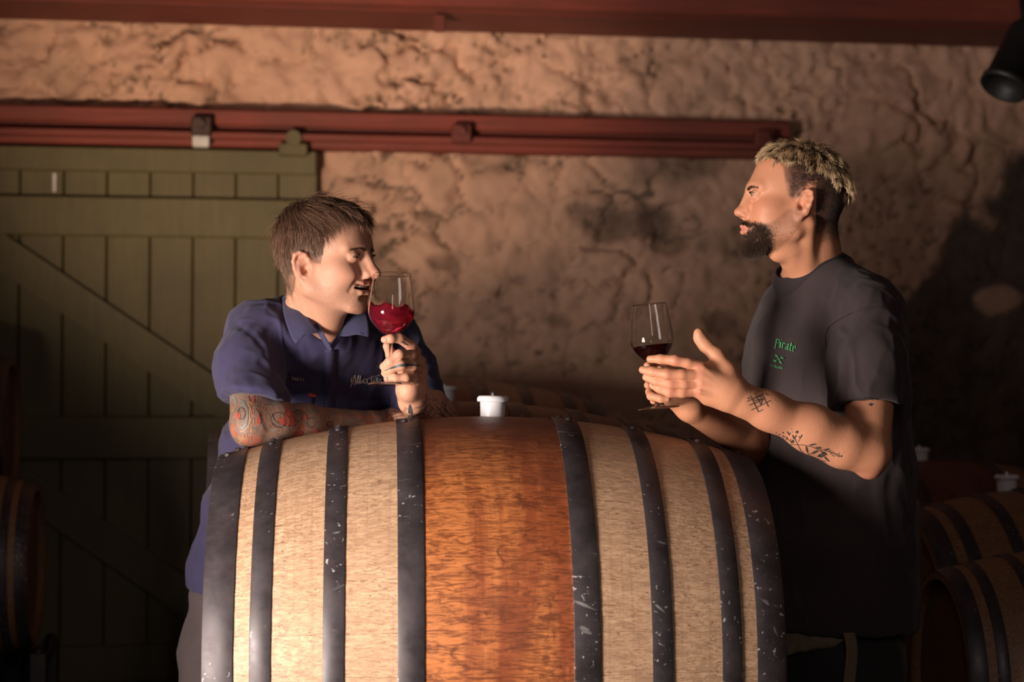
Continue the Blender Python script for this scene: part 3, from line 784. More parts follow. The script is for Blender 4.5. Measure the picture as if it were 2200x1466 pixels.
def brow_lash(B,L,s,man,n,col,th=.0016,up=0.):
    c0=np.array([(.093,s*.008,.0125+up),(.089,s*.022,.0170+up),(.076,s*.047,.0135+up)]); u=RNG.random(n)**1.1; pts=curve_pts(c0,60)[(u*59).astype(int)]; pts[:,2]+=RNG.normal(0,1,n)*th*(1.15-.6*u)
    W_=proj(B,np.array([L.w(p) for p in pts])); G=grad(B,W_); dd=nz(np.tile(L.R@np.array([-.25,s*.95,.12]),(n,1))+.25*G+RNG.normal(0,.16,(n,3)))
    strands('eyebrow',W_,dd,lambda p,t,d:dd,np.full(n,.008),3,.00030,lambda m,tt:np.full((m,len(tt),3),col),man)
    m=70; a=np.linspace(-1,1,m); E=(.0775,s*.0315,-.001); pts=np.stack([E[0]+.0122-.0045*a*a-.001*s*a*s,E[1]+a*.0105,E[2]+.0042-.0030*a*a],1)
    W_=np.array([L.w(p) for p in pts])+L.R[:,0]*.0006; dd=nz(np.tile(L.R@np.array([.9,s*.25,.25]),(m,1))+RNG.normal(0,.1,(m,3)))
    strands('eyelashes',W_,dd,lambda p,t,d:dd,np.full(m,.0055),2,.00040,lambda m_,tt:np.full((m_,len(tt),3),(.02,.014,.012)),man)
def skin_mat(name,base,red):
    t=NT(name); c=t.attr('Col'); co=t.co(); n=t.noise(co,55,5,.6); n2=t.noise(co,420,3); n3=t.noise(co,12,3)
    col=t.mix(t.math('MULTIPLY',t.ramp(n,[(.35,0),(.7,1)]),.22),c,red,'MIX')
    col=t.mix(t.math('MULTIPLY',t.ramp(n3,[(.4,0),(.7,1)]),.16),col,red)
    a=t.n.new('ShaderNodeAttribute'); a.attribute_name='Stub'; stub=a.outputs['Fac']
    sp=t.vor(co,760); dots=t.ramp(sp,[(.20,1),(.40,0)])
    col=t.mix(t.math('MULTIPLY',t.math('MULTIPLY',dots,stub),.8),col,(.10,.055,.035))
    n4=t.noise(t.co((1,1,1)),140,4,.6,.8); b=t.bump(n,.35,.0016); b=t.bump(n4,.30,.0009,b); b=t.bump(n2,.25,.0005,b)
    return t.done(col,t.ramp(n,[(.3,.47),(.7,.62)]),b,Subsurface_Weight=.16,Subsurface_Radius=(.012,.005,.003),Subsurface_Scale=.5,Specular_IOR_Level=.42)
def eyeball(L,s,gaze,parent,iris=(.16,.20,.15)):
    c=L.w((.0775,s*.0315,-.001)); r=.0124*L.sc; g=L.R@unit(gaze); q=Vector(g).to_track_quat('Z','Y').to_matrix()
    V=[];C=[];Fs=[]; n=28; ths=[0,.10,.17,.20,.30,.40,.46,.50,.6,.8,1.1,1.4,1.8,2.3,2.8,math.pi]
    for th in ths:
        for j in range(n):
            w=2*math.pi*j/n; k=r*(1.03 if th<.45 else 1); V.append(np.array(q@Vector((math.sin(th)*math.cos(w),math.sin(th)*math.sin(w),math.cos(th))))*k+c)
            C.append((.004,.004,.004) if th<.18 else (iris if th<.43 else ((.05,.05,.04) if th<.48 else (.36,.31,.285))))
    for i in range(len(ths)-1):
        for j in range(n): Fs.append((i*n+j,i*n+(j+1)%n,(i+1)*n+(j+1)%n,(i+1)*n+j)[::-1])
    o=mesh_obj('eye',V,np.array(Fs),M_eye,None,True,col=np.array(C)); return world_part(o,parent)
t=NT('eye_surface'); M_eye=t.done(t.attr('Col'),.12,Coat_Weight=.5)
def hair_mat(name):
    t=NT(name); return t.done(t.attr('Col'),.42,Specular_IOR_Level=.45,Anisotropic=.3)
M_hair=hair_mat('hair_strands')
def strands(name,roots,nrm,dirf,length,seg,rad_,colf,parent,mat=None,lift=None,avoid=None,join=None):
    """roots (n,3); dirf(pos,t,dir)->new unit direction; each strand a tapering three-sided filament"""
    n=len(roots); pos=roots.copy(); d=dirf(pos,0.,nrm.copy()); step=(length/seg)[:,None]
    pts=[pos.copy()]; dirs=[d.copy()]
    for k in range(seg):
        d=dirf(pos,(k+.5)/seg,d); pos=pos+d*step
        if avoid is not None: pos=avoid(pos)
        pts.append(pos.copy()); dirs.append(d.copy())
    Vs=[]; S=seg+1
    for k in range(S):
        t_=dirs[k]; a=np.cross(t_,np.array([.3,.5,.81])); a/=np.linalg.norm(a,axis=1)[:,None]+1e-9; b=np.cross(t_,a); r=(rad_*(1-.8*(k/seg)**1.5))[:,None] if hasattr(rad_,'__len__') else rad_*(1-.8*(k/seg)**1.5)
        for j in range(3):
            w=2*math.pi*j/3; Vs.append(pts[k]+(a*math.cos(w)+b*math.sin(w))*r)
    V=np.stack(Vs,1).reshape(-1,3)       # strand-major: n, S*3
    m=S*3; base=(np.arange(n)*m)[:,None,None]; loc=[]
    for k in range(seg):
        for j in range(3): loc.append([k*3+j,k*3+(j+1)%3,(k+1)*3+(j+1)%3,(k+1)*3+j])
    Q=(np.array(loc)[None]+base).reshape(-1,4)
    tt=np.repeat(np.linspace(0,1,S),3); C=colf(n,tt).reshape(-1,3)
    if join is not None:
        JV,JQ,JC=join; Q=np.concatenate([Q,JQ+len(V)]); V=np.concatenate([V,JV]); C=np.concatenate([C,JC])
    o=mesh_obj(name,V,Q,mat or M_hair,None,True,col=C); world_part(o,parent); o['kind']='stuff'; return o
def pick(V,N,w,n):
    w=np.clip(w,0,None); i=RNG.choice(len(V),n,p=w/w.sum()); tj=RNG.normal(0,.0012,(n,3)); tj-=N[i]*(tj*N[i]).sum(1)[:,None]; return V[i]+tj,N[i],i
def nz(v): return v/(np.linalg.norm(v,axis=1)[:,None]+1e-9)
def cloth_mat(name,c,weave=900,rough=.9,sheen=.08):
    t=NT(name); co=t.co(); n=t.noise(co,8,5,.6); w=t.noise(t.co((1,1,1)),weave,2); st=t.noise(t.co((9,9,30)),3,4)
    col=t.mix(t.ramp(n,[(.3,0),(.7,1)]),tuple(x*.86 for x in c),tuple(min(1,x*1.14) for x in c)); col=t.mix(t.math('MULTIPLY',t.ramp(w,[(.3,1),(.6,0)]),.22),col,tuple(x*.6 for x in c))
    b=t.bump(w,.35,.0006); b=t.bump(st,.18,.003,b)
    return t.done(col,rough,b,Sheen_Weight=sheen,Sheen_Roughness=.5)
def build_skin(B,lo,hi,h,colf,mat,parent,name='body'):
    V,Q=extract(B,lo,hi,h); V,Q=largest(V,Q); V=relax(V,Q,1,.4); N=vnormals(V,Q)
    C,stub=colf(V,N); o=mesh_obj(name,V,Q,mat,None,True,col=C)
    a=o.data.attributes.new('Stub','FLOAT','POINT'); a.data.foreach_set('value',stub.astype(np.float32))
    world_part(o,parent); return V,Q,N,o
def largest(V,Q):
    L=np.arange(len(V))
    while True:
        m=L[Q].min(1); N=L.copy()
        for k in range(4): np.minimum.at(N,Q[:,k],m)
        N=N[N]
        if (N==L).all(): break
        L=N
    c=np.bincount(L); keep=L==c.argmax(); Q=Q[keep[Q[:,0]]]; u,inv=np.unique(Q,return_inverse=True); return V[u],inv.reshape(-1,4)
def build_cloth(B,lo,hi,h,mat,parent,name,disp=None,rel=2,label=None):
    V,Q=extract(B,lo,hi,h); V,Q=largest(V,Q); V=relax(V,Q,rel,.5)
    if disp is not None:
        N=vnormals(V,Q); V=V+N*disp(V,N)[:,None]; V=relax(V,Q,1,.35)
    o=mesh_obj(name,V,Q,mat,None,True); world_part(o,parent)
    if label: o['label']=label
    return V,Q,o
def curve_pts(pts,n):
    """Catmull-Rom through points"""
    p=np.array(pts,float); p=np.concatenate([[2*p[0]-p[1]],p,[2*p[-1]-p[-2]]]); m=len(p)-3; out=[]
    for t in np.linspace(0,m-1e-6,n):
        i=int(t); u=t-i; a,b,c,d=p[i],p[i+1],p[i+2],p[i+3]
        out.append(.5*((2*b)+(-a+c)*u+(2*a-5*b+4*c-d)*u*u+(-a+3*b-3*c+d)*u**3))
    return np.array(out)
def sheet(name,rows,mat,parent,th=.0018,n=22,label=None,bulge=0,cam=True):
    """a cloth piece lofted through rows of (px,py,D) points, with real thickness"""
    R=[curve_pts([P(*p) for p in r],n) for r in rows]; R=curve_pts([r.reshape(-1) for r in R],(len(rows)-1)*5+1).reshape(-1,n,3); m=len(R)
    V=R.reshape(-1,3); Q=np.array([(i*n+j,i*n+j+1,(i+1)*n+j+1,(i+1)*n+j) for i in range(m-1) for j in range(n-1)])
    o=mesh_obj(name,V,Q,mat,None,True); md=o.modifiers.new('thick','SOLIDIFY'); md.thickness=th; md.offset=0; world_part(o,parent)
    if label: o['label']=label
    return o
# ------------------------------------------------------------ left man, leaning on the barrel and smelling his wine
M_skin1=skin_mat('skin_fair_ruddy',(.6,.4,.3),(.60,.25,.17))
pp1=P(565,1300,4.35); man1=empty('person',(pp1[0],pp1[1],0),label='man in navy short-sleeved work shirt leaning on the barrel, sniffing a glass of red wine',cat='person')
L1_D=3.99
f1,l1,u1=frame(66,-4,3,1)
B1=Body(); B1.ell((0,0,-50),(.01,.01,.01),k=0)
HC1=P(702,548,L1_D); H1=Loc(B1,HC1,f1,l1,u1,1.06)
head(H1,mouth=.0062,jaw=1.06,smile=1,nose=1.12,nosetip=(.114,-.034),mz=.009,slit=.0014,earx=-.010,ears=1.06,earz=-.031)
# neck, throat and trapezius
nb=P(672,716,4.115)
B1.cap(H1.w((-.030,0,-.045)),nb,.058,.060,.03)
B1.cap(H1.w((.015,0,-.085)),nb+np.array([.014,-.018,-.03]),.040,.040,.03)
for s in (1,-1): B1.cap(H1.w((-.02,s*.055,-.055)),nb+l1*0+np.array([.026+.01*s,-.040,-.050]),.012,.013,.016)
ft,lt,ut=frame(30,0,0,1)
sR=P(548,722,4.06); sL=P(842,740,4.28); ch=P(694,830,4.25)
B1.cap(nb,P(590,690,4.12),.055,.045,.05); B1.cap(nb,P(800,712,4.25),.055,.045,.05)
B1.add(f_loft([(P(672,730,4.14),lt,.10,ft,.06),(P(684,780,4.2),lt,.17,ft,.090),(ch,lt,.165,ft,.11),(P(675,960,4.27),lt,.15,ft,.10)]),.03)
eR=P(545,914,3.875); wR=P(800,912,4.085)
B1.cap(sR,P(545,800,3.99),.058,.052,.04); B1.chain([P(545,800,3.99),eR+np.array([-.008,.008,.01])],[.052,.043],.02)
_fa=unit(wR-eR)
B1.chain([eR,eR+_fa*.05+np.array([0,0,.004]),eR+_fa*.13,wR],[.043,.047,.042,.029],.02,gk=.02)
B1.ell(eR+np.array([-.012,-.004,-.016]),(.028,.030,.026),k=.02)
# his right hand lying on the far side of the crest
hR=P(850,899,4.15)
B1.chain([wR,hR],[.028,.024],.012); B1.ell(hR,(.042,.036,.018),k=.015)
for i,(dx,dy) in enumerate(((.035,.03),(.042,.012),(.043,-.008),(.038,-.026))):
    B1.chain([hR+np.array([dx*.6,dy,.002]),hR+np.array([dx+.022,dy,.006]),hR+np.array([dx+.040,dy,-.004]),hR+np.array([dx+.048,dy,-.016])],[.0100,.0095,.0088,.0075],.003,gk=.006)
B1.chain([hR+np.array([-.01,-.03,.0]),hR+np.array([.015,-.05,.002]),hR+np.array([.038,-.056,-.004])],[.013,.0105,.009],.006)
# left arm: elbow on the barrel, hand raised with the glass
eL=P(938,896,4.12); wL=P(886,862,3.885)
B1.cap(sL,P(888,830,4.22),.056,.050,.04); B1.chain([P(888,830,4.22),eL],[.050,.042],.02)
_fb=unit(wL-eL); B1.chain([eL,eL+_fb*.07,eL+_fb*.14,wL],[.042,.046,.040,.0285],.02,gk=.02)
# hand on the stem
GX=(839,3.805)           # stem column
hb=P(889,800,3.85)
B1.chain([wL,P(884,838,3.865),hb],[.028,.031,.029],.012,gk=.012)
B1.ell(P(890,790,3.85),(.021,.028,.036),k=.012); B1.ell(P(881,832,3.845),(.022,.024,.022),k=.012)
B1.ell(P(877,840,3.83),(.017,.018,.018),k=.022)
def finger1(pts,rs,k=.003): B1.chain([P(*p) for p in pts],rs,k,gk=.005)
finger1([(893,757,3.86),(884,744,3.83),(858,727,3.802),(840,728,3.788),(826,730,3.790)],[.0120,.0112,.0100,.0090,.0078])
finger1([(903,776,3.845),(884,764,3.80),(858,762,3.772),(838,777,3.772),(824,788,3.784)],[.0120,.0112,.0103,.0096,.0085])
finger1([(906,796,3.840),(886,786,3.79),(862,785,3.766),(840,794,3.768),(827,802,3.782)],[.0118,.0110,.0100,.0092,.0082])
finger1([(901,817,3.840),(888,812,3.80),(872,812,3.776),(850,813,3.772),(832,815,3.780)],[.0112,.0102,.0092,.0084,.0076])
B1.chain([P(882,812,3.875),P(862,785,3.862),P(842,765,3.842),P(832,744,3.828)],[.019,.0145,.0115,.0095],.006,gk=.008)
def col1(V,N):
    q=H1.loc(V); n=len(V); C=np.tile(np.array([.63,.325,.212]),(n,1)).astype(np.float32); stub=np.zeros(n)
    hd=sstep(-.16,-.12,q[:,2])*(np.linalg.norm(V-HC1,axis=1)<.22)
    def blend(m,c): C[:]=C*(1-m[:,None])+np.array(c)*m[:,None]
    g=lambda c,r:np.exp(-(((q-np.array(c))/np.array(r))**2).sum(1))*hd
    blend(.55*g((.110,0,-.038),(.016,.018,.014)),(.62,.22,.16)); 
    for s in (1,-1):
        blend(.38*g((.065,s*.045,-.035),(.03,.025,.022)),(.64,.26,.19))
        blend(.45*g((-.016,s*.08,-.02),(.022,.02,.036)),(.62,.24,.17))
        blend(.25*g((.088,s*.031,-.012),(.014,.018,.006)),(.45,.22,.17))
    lip=(g((.095,0,-.0625),(.012,.026,.0125))>.28)*1.0; inn=((np.abs(q[:,1])<.025)&(q[:,0]<.090)&(q[:,0]>.06)&(np.abs(q[:,2]+.0645)<.006)&(hd>0))*1.0
    blend(lip*.6,(.52,.17,.14)); blend(inn*.9,(.10,.02,.02))
    jawm=sstep(-.045,-.075,q[:,2])*sstep(-.17,-.125,q[:,2])*sstep(-.02,.03,q[:,0])*hd; stub[:]=jawm*.75*(1-lip)
    mu=g((.090,0,-.056),(.015,.022,.008)); stub[:]=np.maximum(stub,mu*.6)
    blend(jawm*.22,(.33,.22,.17))
    scalp=HAIR1(q)*hd; blend(scalp*.8,(.14,.085,.055))
    # sleeve of tattoos on the right forearm: mottled ink ground
    fa=f_cap(eR,wR+_fa*.03,.07,.05)(V.astype(np.float32))<0; ua=(np.linalg.norm(V-eR,axis=1)<.12)
    t0=np.clip(((V-eR)@_fa),-.12,.4); ink=(fa|ua)&(V[:,0]<P(835,900,4.1)[0]); 
    if ink.any():
        p=V[ink]; a=fbm(p*55,3,101); b=fbm(p*38,3,102); c=vn(p*70,103); d=fbm(p*48,3,104)
        K=np.tile(np.array([.20,.13,.10]),(len(p),1)); 
        def bl(m,cc): K[:]=K*(1-m[:,None])+np.array(cc)*m[:,None]
        bl(sstep(.1,.5,a),(.13,.12,.10)); bl(sstep(.40,.75,b),(.36,.11,.07)); bl(sstep(.35,.6,c),(.30,.18,.095)); bl(sstep(.5,.85,d)*.7,(.18,.22,.20)); bl(sstep(.07,.0,np.abs(a-.05))*.8,(.05,.045,.045))
        C[ink]=K
    # dark ink on the left forearm
    ll=(f_cap(eL,wL,.06,.045)(V.astype(np.float32))<0)&(V[:,2]<P(885,858,3.9)[2]+.01)
    if ll.any():
        p=V[ll]; a=np.abs(fbm(p*42,3,111)); m=sstep(.16,.05,a)*.75; C[ll]=C[ll]*(1-m[:,None])+np.array([.07,.06,.06])*m[:,None]
    return C,stub
def HAIR1(q):
    x,y,z=q[:,0],q[:,1],q[:,2]; ay=np.abs(y)
    line=np.interp(x,[-.12,-.06,-.035,-.022,-.005,.010,.026,.034,.045,.062,.075,.1],[-.085,-.088,-.060,.008,.014,-.018,-.020,.048,.074,.078,.080,.080])
    line=np.where(ay<.035,np.where(x>.03,.074,line),line)
    return sstep(-.003,.004,z-line)
lo=np.minimum(H1.w((-.2,0,-.1)),P(420,980,3.7)); 
V1,Q1,N1,body1=build_skin(B1,np.array([P(470,900,4)[0],3.66,P(0,990,4)[2]-.02]),np.array([P(1000,900,4)[0],4.42,P(0,400,4)[2]]),.002,col1,M_skin1,man1)
for s in (1,-1): eyeball(H1,s,(.97,-.18*1,-.22),man1,(.055,.065,.05))
# teeth
m=MB()
for i in range(-4,5):
    a=i*.25; p=H1.w((.072+.0165*math.cos(a),.0275*math.sin(a),-.0595+.0035*(1-math.cos(a)))); M=Matrix.Translation(p)@Matrix(np.stack([H1.R[:,0],H1.R[:,1],H1.R[:,2]],1).tolist()).to_4x4()@Matrix.Rotation(a,4,'Z')
    b=MB().box((-.003,-.0034,-.0048),(.003,.0034,.0048),.0012); m.add([M@Vector(v) for v in b.v],b.f)
M_teeth=simple('tooth_enamel',(.74,.66,.52),.25,var=.05); world_part(m.build('teeth',M_teeth,None,True),man1)
# --- hair
qh=H1.loc(V1); hd=np.linalg.norm(V1-HC1,axis=1)<.2
w=HAIR1(qh)*hd*(np.abs(qh[:,2])<.2); w*=(qh[:,2]>-.10); w*=1-((np.abs(qh[:,0]+.022)<.024)&(qh[:,2]<.008)&(qh[:,2]>-.07)&(np.abs(qh[:,1])>.0745))
r,n_,i_=pick(V1,N1,w,15000); q=H1.loc(r)
frontness=sstep(-.02,.06,q[:,0]); topness=sstep(.02,.09,q[:,2])
ln=(.030+.024*topness+.000*frontness+.016*sstep(-.03,-.06,q[:,2])*0)*(.65+.6*RNG.random(len(r)))
ln=np.where((q[:,2]<.03)&(q[:,0]>.0),.016,ln); ln=np.where(q[:,0]>.040,ln*.72,ln)
ear_=(np.abs(q[:,0]+.022)<.024)&(np.abs(q[:,1])>.04)&(q[:,2]<.055); ln=np.where(ear_,np.minimum(ln,np.clip((q[:,2]+.004)*.80,.004,1)),ln)
fly=RNG.random(len(r))<.015; ln=np.where(fly&~ear_,ln*1.25,ln)
cells=np.floor(q*np.array([75,75,60])+.8*np.stack([vn(q*50,7),vn(q*50+5,8),vn(q*50+9,9)],1)).astype(np.int64)
tf1=np.stack([_h(cells[:,0],cells[:,1],cells[:,2],s_)*2-1 for s_ in (41,42,43)],1)
cl=vn(q*np.array([40,40,20]),201)[:,None]; cl2=vn(q*np.array([40,40,20])+9,202)[:,None]
def dir1(pos,t,d):
    p=H1.loc(pos); x,y,z=p[:,0],p[:,1],p[:,2]
    rad3=nz(p-np.array([-.01,0,.02]))
    pass
    flow=np.stack([1.1*sstep(-.05,.03,x)*sstep(.02,.08,z)+.15,y*4+(-.25)*sstep(0,.06,x),-.15-1.3*sstep(.075,.02,z)],1)
    flow=nz(flow); flow-=rad3*(flow*rad3).sum(1)[:,None]; flow=nz(flow)
    up=.36-.70*t+.38*sstep(.05,.10,z)*sstep(.0,.05,x)*(1-.6*t)
    up=np.where(z<.03,np.maximum(up,.16),up); v=flow*(.75+.4*t)+rad3*(up+fly*.45)[:,None]+tf1*(.07+.15*t)*(.35+.65*sstep(-.04,.04,z)[:,None])+.34*cl*np.array([0,1,.3])+.20*cl2*np.array([.6,0,1])+RNG.normal(0,.05,(len(p),3))
    v[:,2]-=.22*t
    w_=nz(v)@H1.R.T; return nz(.45*d+.55*w_) if t>0 else w_
def colh1(n,tt):
    tt=tt; b=np.array([.130,.068,.043]); v=(.55+.9*RNG.random(n))[:,None,None]; warm=np.array([.30,.165,.105]); m=(RNG.random(n)<.25)[:,None,None]*.8
    return (b*(1-m)+warm*m)*v*(.7+.5*tt[None,:,None])
strands('hair',r-n_*.001,n_,dir1,ln,6,.00042,colh1,man1)
# eyebrows
for s in (1,-1): brow_lash(B1,H1,s,man1,200,(.22,.13,.09),.0014)
# --- shirt
M_navy=cloth_mat('navy_cotton_drill',(.041,.035,.094)); M_navy2=cloth_mat('navy_cotton_collar',(.045,.044,.105))
S=Body(); S.add(f_loft([(P(668,708,4.115),lt,.085,ft,.072),(P(678,738,4.125),lt,.165,ft,.100),(P(690,790,4.20),lt,.200,ft,.125),(P(690,860,4.25),lt,.200,ft,.130),(P(650,960,4.28),lt,.197,ft,.132),(P(600,1090,4.34),lt,.180,ft,.135),(P(574,1220,4.36),lt,.186,ft,.140),(P(566,1300,4.37),lt,.186,ft,.142)]),0)
S.add(f_plane(P(566,1278,4.36),unit(np.array([-.10,0,-1]))),.008,'&')
S.cap(P(640,684,4.14),P(556,712,4.08),.048,.056,.05); S.cap(P(715,690,4.2),P(832,724,4.28),.045,.058,.05)
sl=Body(); sl.chain([P(549,722,4.07),P(534,790,4.00),P(543,880,3.915)],[.068,.071,.071],0,gk=.03)
sl.ell(P(548,858,3.92),(.072,.070,.05),k=.02)
hn=unit(P(540,912,3.87)-P(540,800,3.99)+np.array([.03,0,0])); sl.add(f_plane(P(550,856,3.90),unit(np.array([-.16,-.30,-.94]))),.009,'&')
sl.chain([P(546,842,3.965),P(540,930,3.915)],[.044,.056],.008,'-')
S.group(sl,.03)
s2=Body(); s2.chain([P(842,744,4.28),P(874,800,4.25),P(904,880,4.16)],[.070,.067,.063],0,gk=.03); s2.add(f_plane(P(915,862,4.14),unit(np.array([.35,-.62,-.70]))),.009,'&')
s2.chain([P(900,845,4.20),P(928,905,4.12)],[.044,.049],.008,'-'); S.group(s2,.03)
# neck opening
S.chain([P(690,655,4.0),P(702,708,4.03),P(710,748,4.05)],[.040,.016,.003],.008,'-',gk=.02); S.cap(P(672,600,4.05),P(668,668,4.10),.064,.064,.01,'-')
def folds(V,N,spots,amp=.006,seed=1,sc=(14,14,5),calm=()):
    p=V.astype(np.float32); wv=np.stack([vn(p*9,seed+5),vn(p*9+4,seed+6),vn(p*9+8,seed+7)],1); q=p*np.array(sc,np.float32)+.55*wv
    rg=1-2*np.abs(vn(q*1.15,seed+1)); rg2=1-2*np.abs(vn(q*2.1+7,seed+3))
    d=amp*(.9*vn(q*.55,seed)+.75*np.sign(rg)*np.abs(rg)**1.6+.30*rg2)+.0004*fbm(p*45,2,seed+2)
    for a,b,wd,am in spots:          # drawn folds: ridge (am>0) or furrow along a segment
        a=np.array(P(*a));b=np.array(P(*b)); ba=b-a; t=np.clip(((V-a)@ba)/(ba@ba),0,1); dd=np.linalg.norm(V-a-t[:,None]*ba,axis=1)
        d=d+am*(np.exp(-(dd/wd)**2)-.35*np.exp(-(dd/(wd*2.2))**2))*np.sin(np.pi*np.clip(t*.9+.05,0,1))
    for c,r in calm: d=d*sstep(r*.45,r,np.linalg.norm(V-np.array(P(*c)),axis=1))
    return d
sp1=[((575,650,4.03),(640,760,4.0),.012,.009),((660,740,4.05),(600,800,4.0),.012,-.008),((500,690,4.0),(580,760,3.93),.009,-.008),((480,730,3.98),(585,790,3.92),.008,.008),((478,770,3.96),(575,815,3.92),.008,-.007),((560,660,4.0),(500,760,3.95),.010,.006),((600,670,4.02),(530,790,3.92),.009,-.006),((590,720,4.05),(580,850,3.95),.010,.008),((615,700,4.06),(610,860,4.02),.010,-.010),
     ((520,700,3.98),(560,740,3.92),.008,.005),((490,760,3.95),(590,800,3.93),.010,.006),((490,810,3.92),(600,830,3.93),.009,-.005),
     ((470,950,4.2),(560,1000,4.1),.014,.010),((450,1010,4.25),(560,1060,4.18),.012,-.010),((440,1080,4.3),(560,1090,4.2),.014,.009),((430,1150,4.3),(520,1200,4.2),.014,-.008),((420,1220,4.3),(520,1240,4.2),.012,.006),
     ((880,740,4.22),(900,830,4.16),.009,.006),((850,760,4.2),(870,850,4.15),.010,-.008),((740,760,4.1),(760,880,4.1),.012,.005),((680,780,4.1),(670,880,4.1),.012,.005)]
VS1,QS1,shirt1=build_cloth(S,[P(370,900,4.3)[0],3.72,P(0,1345,4.3)[2]],[P(1000,900,4.2)[0],4.58,P(0,600,4.1)[2]+.03],.0034,M_navy,man1,'shirt',lambda V,N:folds(V,N,sp1,.0056,301,(20,20,10),[((548,880,3.91),.075),((925,862,4.14),.075),((709,740,4.0),.05)]),1)
# collar: two turned-down leaves, a stand and the placket
M_thread=simple('cream_embroidery',(.60,.52,.46),.8,var=.08)
c1=sheet('collar_leaf',[[(640,626,4.09),(650,660,4.02),(669,692,3.985),(686,714,3.985)],[(622,630,4.09),(632,672,4.0),(651,705,3.972),(668,718,3.972)],[(606,640,4.08),(612,686,3.99),(633,737,3.962),(648,722,3.964)]],M_navy2,man1)
c2=sheet('collar_leaf',[[(748,676,4.05),(744,694,4.04),(738,706,4.035),(730,722,4.03)],[(768,672,4.05),(766,696,4.025),(760,710,4.015),(748,722,4.012)],[(787,670,4.06),(792,694,4.025),(792,722,4.0),(774,716,4.004)]],M_navy2,man1)
c3=sheet('collar_stand',[[(634,624,4.11),(650,664,4.03),(680,712,4.0),(707,756,4.005)],[(642,622,4.11),(657,660,4.025),(689,706,3.992),(714,752,3.998)]],M_navy2,man1)
c4=sheet('collar_stand',[[(751,680,4.06),(741,712,4.04),(727,736,4.025),(711,757,4.005)],[(743,684,4.06),(731,710,4.035),(718,730,4.02),(705,748,4.0)]],M_navy2,man1)
bS1=bvh_of(VS1,QS1)
d=Decal(bS1,.0022); d.line([(710,751),(708,800),(705,860),(702,905)],24,4); plk=d.build('placket',M_navy,man1); md=plk.modifiers.new('t','SOLIDIFY'); md.thickness=.0016
d=Decal(bS1,.0045); d.line([(698,758),(697,800),(694,860),(692,905)],1.2,4); d.build('seam_stitching',M_navy2,man1)
for (x0,x1,y) in ((752,838,862),(610,672,846)):
    d=Decal(bS1,.003); L_=[(x0,y),(x1,y-2)]; d.quadstrip([np.array((x0+(x1-x0)*k/10,y-(k/10)*2)) for k in range(11)],[np.array((x0+(x1-x0)*k/10,y+22+8*math.sin(math.pi*k/10))) for k in range(11)])
    o=d.build('pocket_flap',M_navy,man1); md=o.modifiers.new('t','SOLIDIFY'); md.thickness=.002
d=Decal(bS1,.0045)
def tx(pts,ox=600,oy=780,sc=.1182): return [(ox+x*sc,oy+y*sc) for x,y in pts]
# name on the right breast
for st in ([(228,300),(240,240),(262,298),(292,248),(296,308)],[(306,312),(330,250),(352,318)],[(314,292),(346,296)],[(366,262),(412,268)],[(388,264),(384,320)],[(414,272),(448,278)],[(436,276),(440,324)]):
    d.nib(tx(st),(1.5,-.6),1.5)
# script on the left breast
for st in ([(1285,435),(1300,380),(1345,290),(1362,212),(1374,300),(1385,380),(1350,425)],[(1295,380),(1390,360)],[(1362,212),(1305,280),(1300,330),(1340,330),(1395,318)],
           [(1400,360),(1405,300),(1430,225),(1440,220),(1418,320),(1430,372)],[(1440,372),(1448,320),(1470,228),(1462,300),(1465,360),(1492,360),(1500,325),(1480,310),(1465,325)],
           [(1520,325),(1548,300),(1540,275),(1520,300),(1528,350),(1560,360),(1582,330)],[(1582,280),(1590,362)],[(1586,300),(1610,272),(1636,280)],
           [(1672,228),(1662,300),(1668,352),(1700,340)],[(1640,262),(1790,222)],[(1770,262),(1725,268),(1705,305),(1716,345),(1750,335),(1772,265),(1776,335),(1800,340)],[(1806,205),(1800,235)],[(1850,285),(1822,290),(1820,315),(1838,335),(1812,360)]):
    d.nib(tx(st),(1.7,-1.3),1.5)
d.build('embroidered_lettering',M_thread,man1,'cream stitched lettering')
M_tabred=simple('red_woven_tab',(.45,.02,.02),.7); d=Decal(bS1,.005); d.quadstrip([np.array((662+k*4.2,843+k*.7)) for k in range(5)],[np.array((662+k*4.2,851+k*.7)) for k in range(5)]); d.build('label_tab',M_tabred,man1,'small red woven tab')
d=Decal(bS1,.007)
for k in range(5): d.line([(665+k*2.6,848+k*.45),(666.5+k*2.6,848.4+k*.45)],1.6,1)
d.build('tab_lettering',M_thread,man1)
# --- tattoo drawings on the right forearm (over the ink ground)
bB1=bvh_of(V1,Q1)
tj=lambda pts:[(470+x*.11364,830+y*.11364) for x,y in pts]
def tat(name,c): return simple(name,c,.5,var=.1)
d=Decal(bB1,.0007)
for (x,y,a,b,an) in ((690,190,24,48,-10),(740,300,26,50,-30),(850,420,30,45,20),(905,580,42,80,-15),(985,455,45,35,0),(1000,760,62,45,25),(1140,830,55,38,15),(1280,860,40,26,0),(640,490,22,56,0),(640,670,30,75,0),(595,840,38,70,8),(505,930,36,50,0),(585,980,30,32,0)):
    q=tj([(x,y)])[0]; d.ring(q[0],q[1],a*.1136,b*.1136,1.1,an)
d.line(tj([(820,340),(900,390),(1020,385)]),2,2); d.line(tj([(560,330),(600,420),(580,560),(600,620),(560,760),(470,850),(400,860)]),2.4,2)
d.build('tattoo_chain',tat('tattoo_ochre_ink',(.40,.21,.12)),man1,'ochre rings of the tattoo')
d=Decal(bB1,.0009)
for (x0,y0,x1,y1,w_) in ((1290,770,1305,380,15),(1350,770,1405,470,12),(1220,745,1125,600,11),(1180,740,1200,590,8),(1300,760,1240,540,14),(1380,770,1420,640,8)):
    p0,p1=tj([(x0,y0),(x1,y1)]); d.leaf(p0[0],p0[1],p1[0],p1[1],w_)
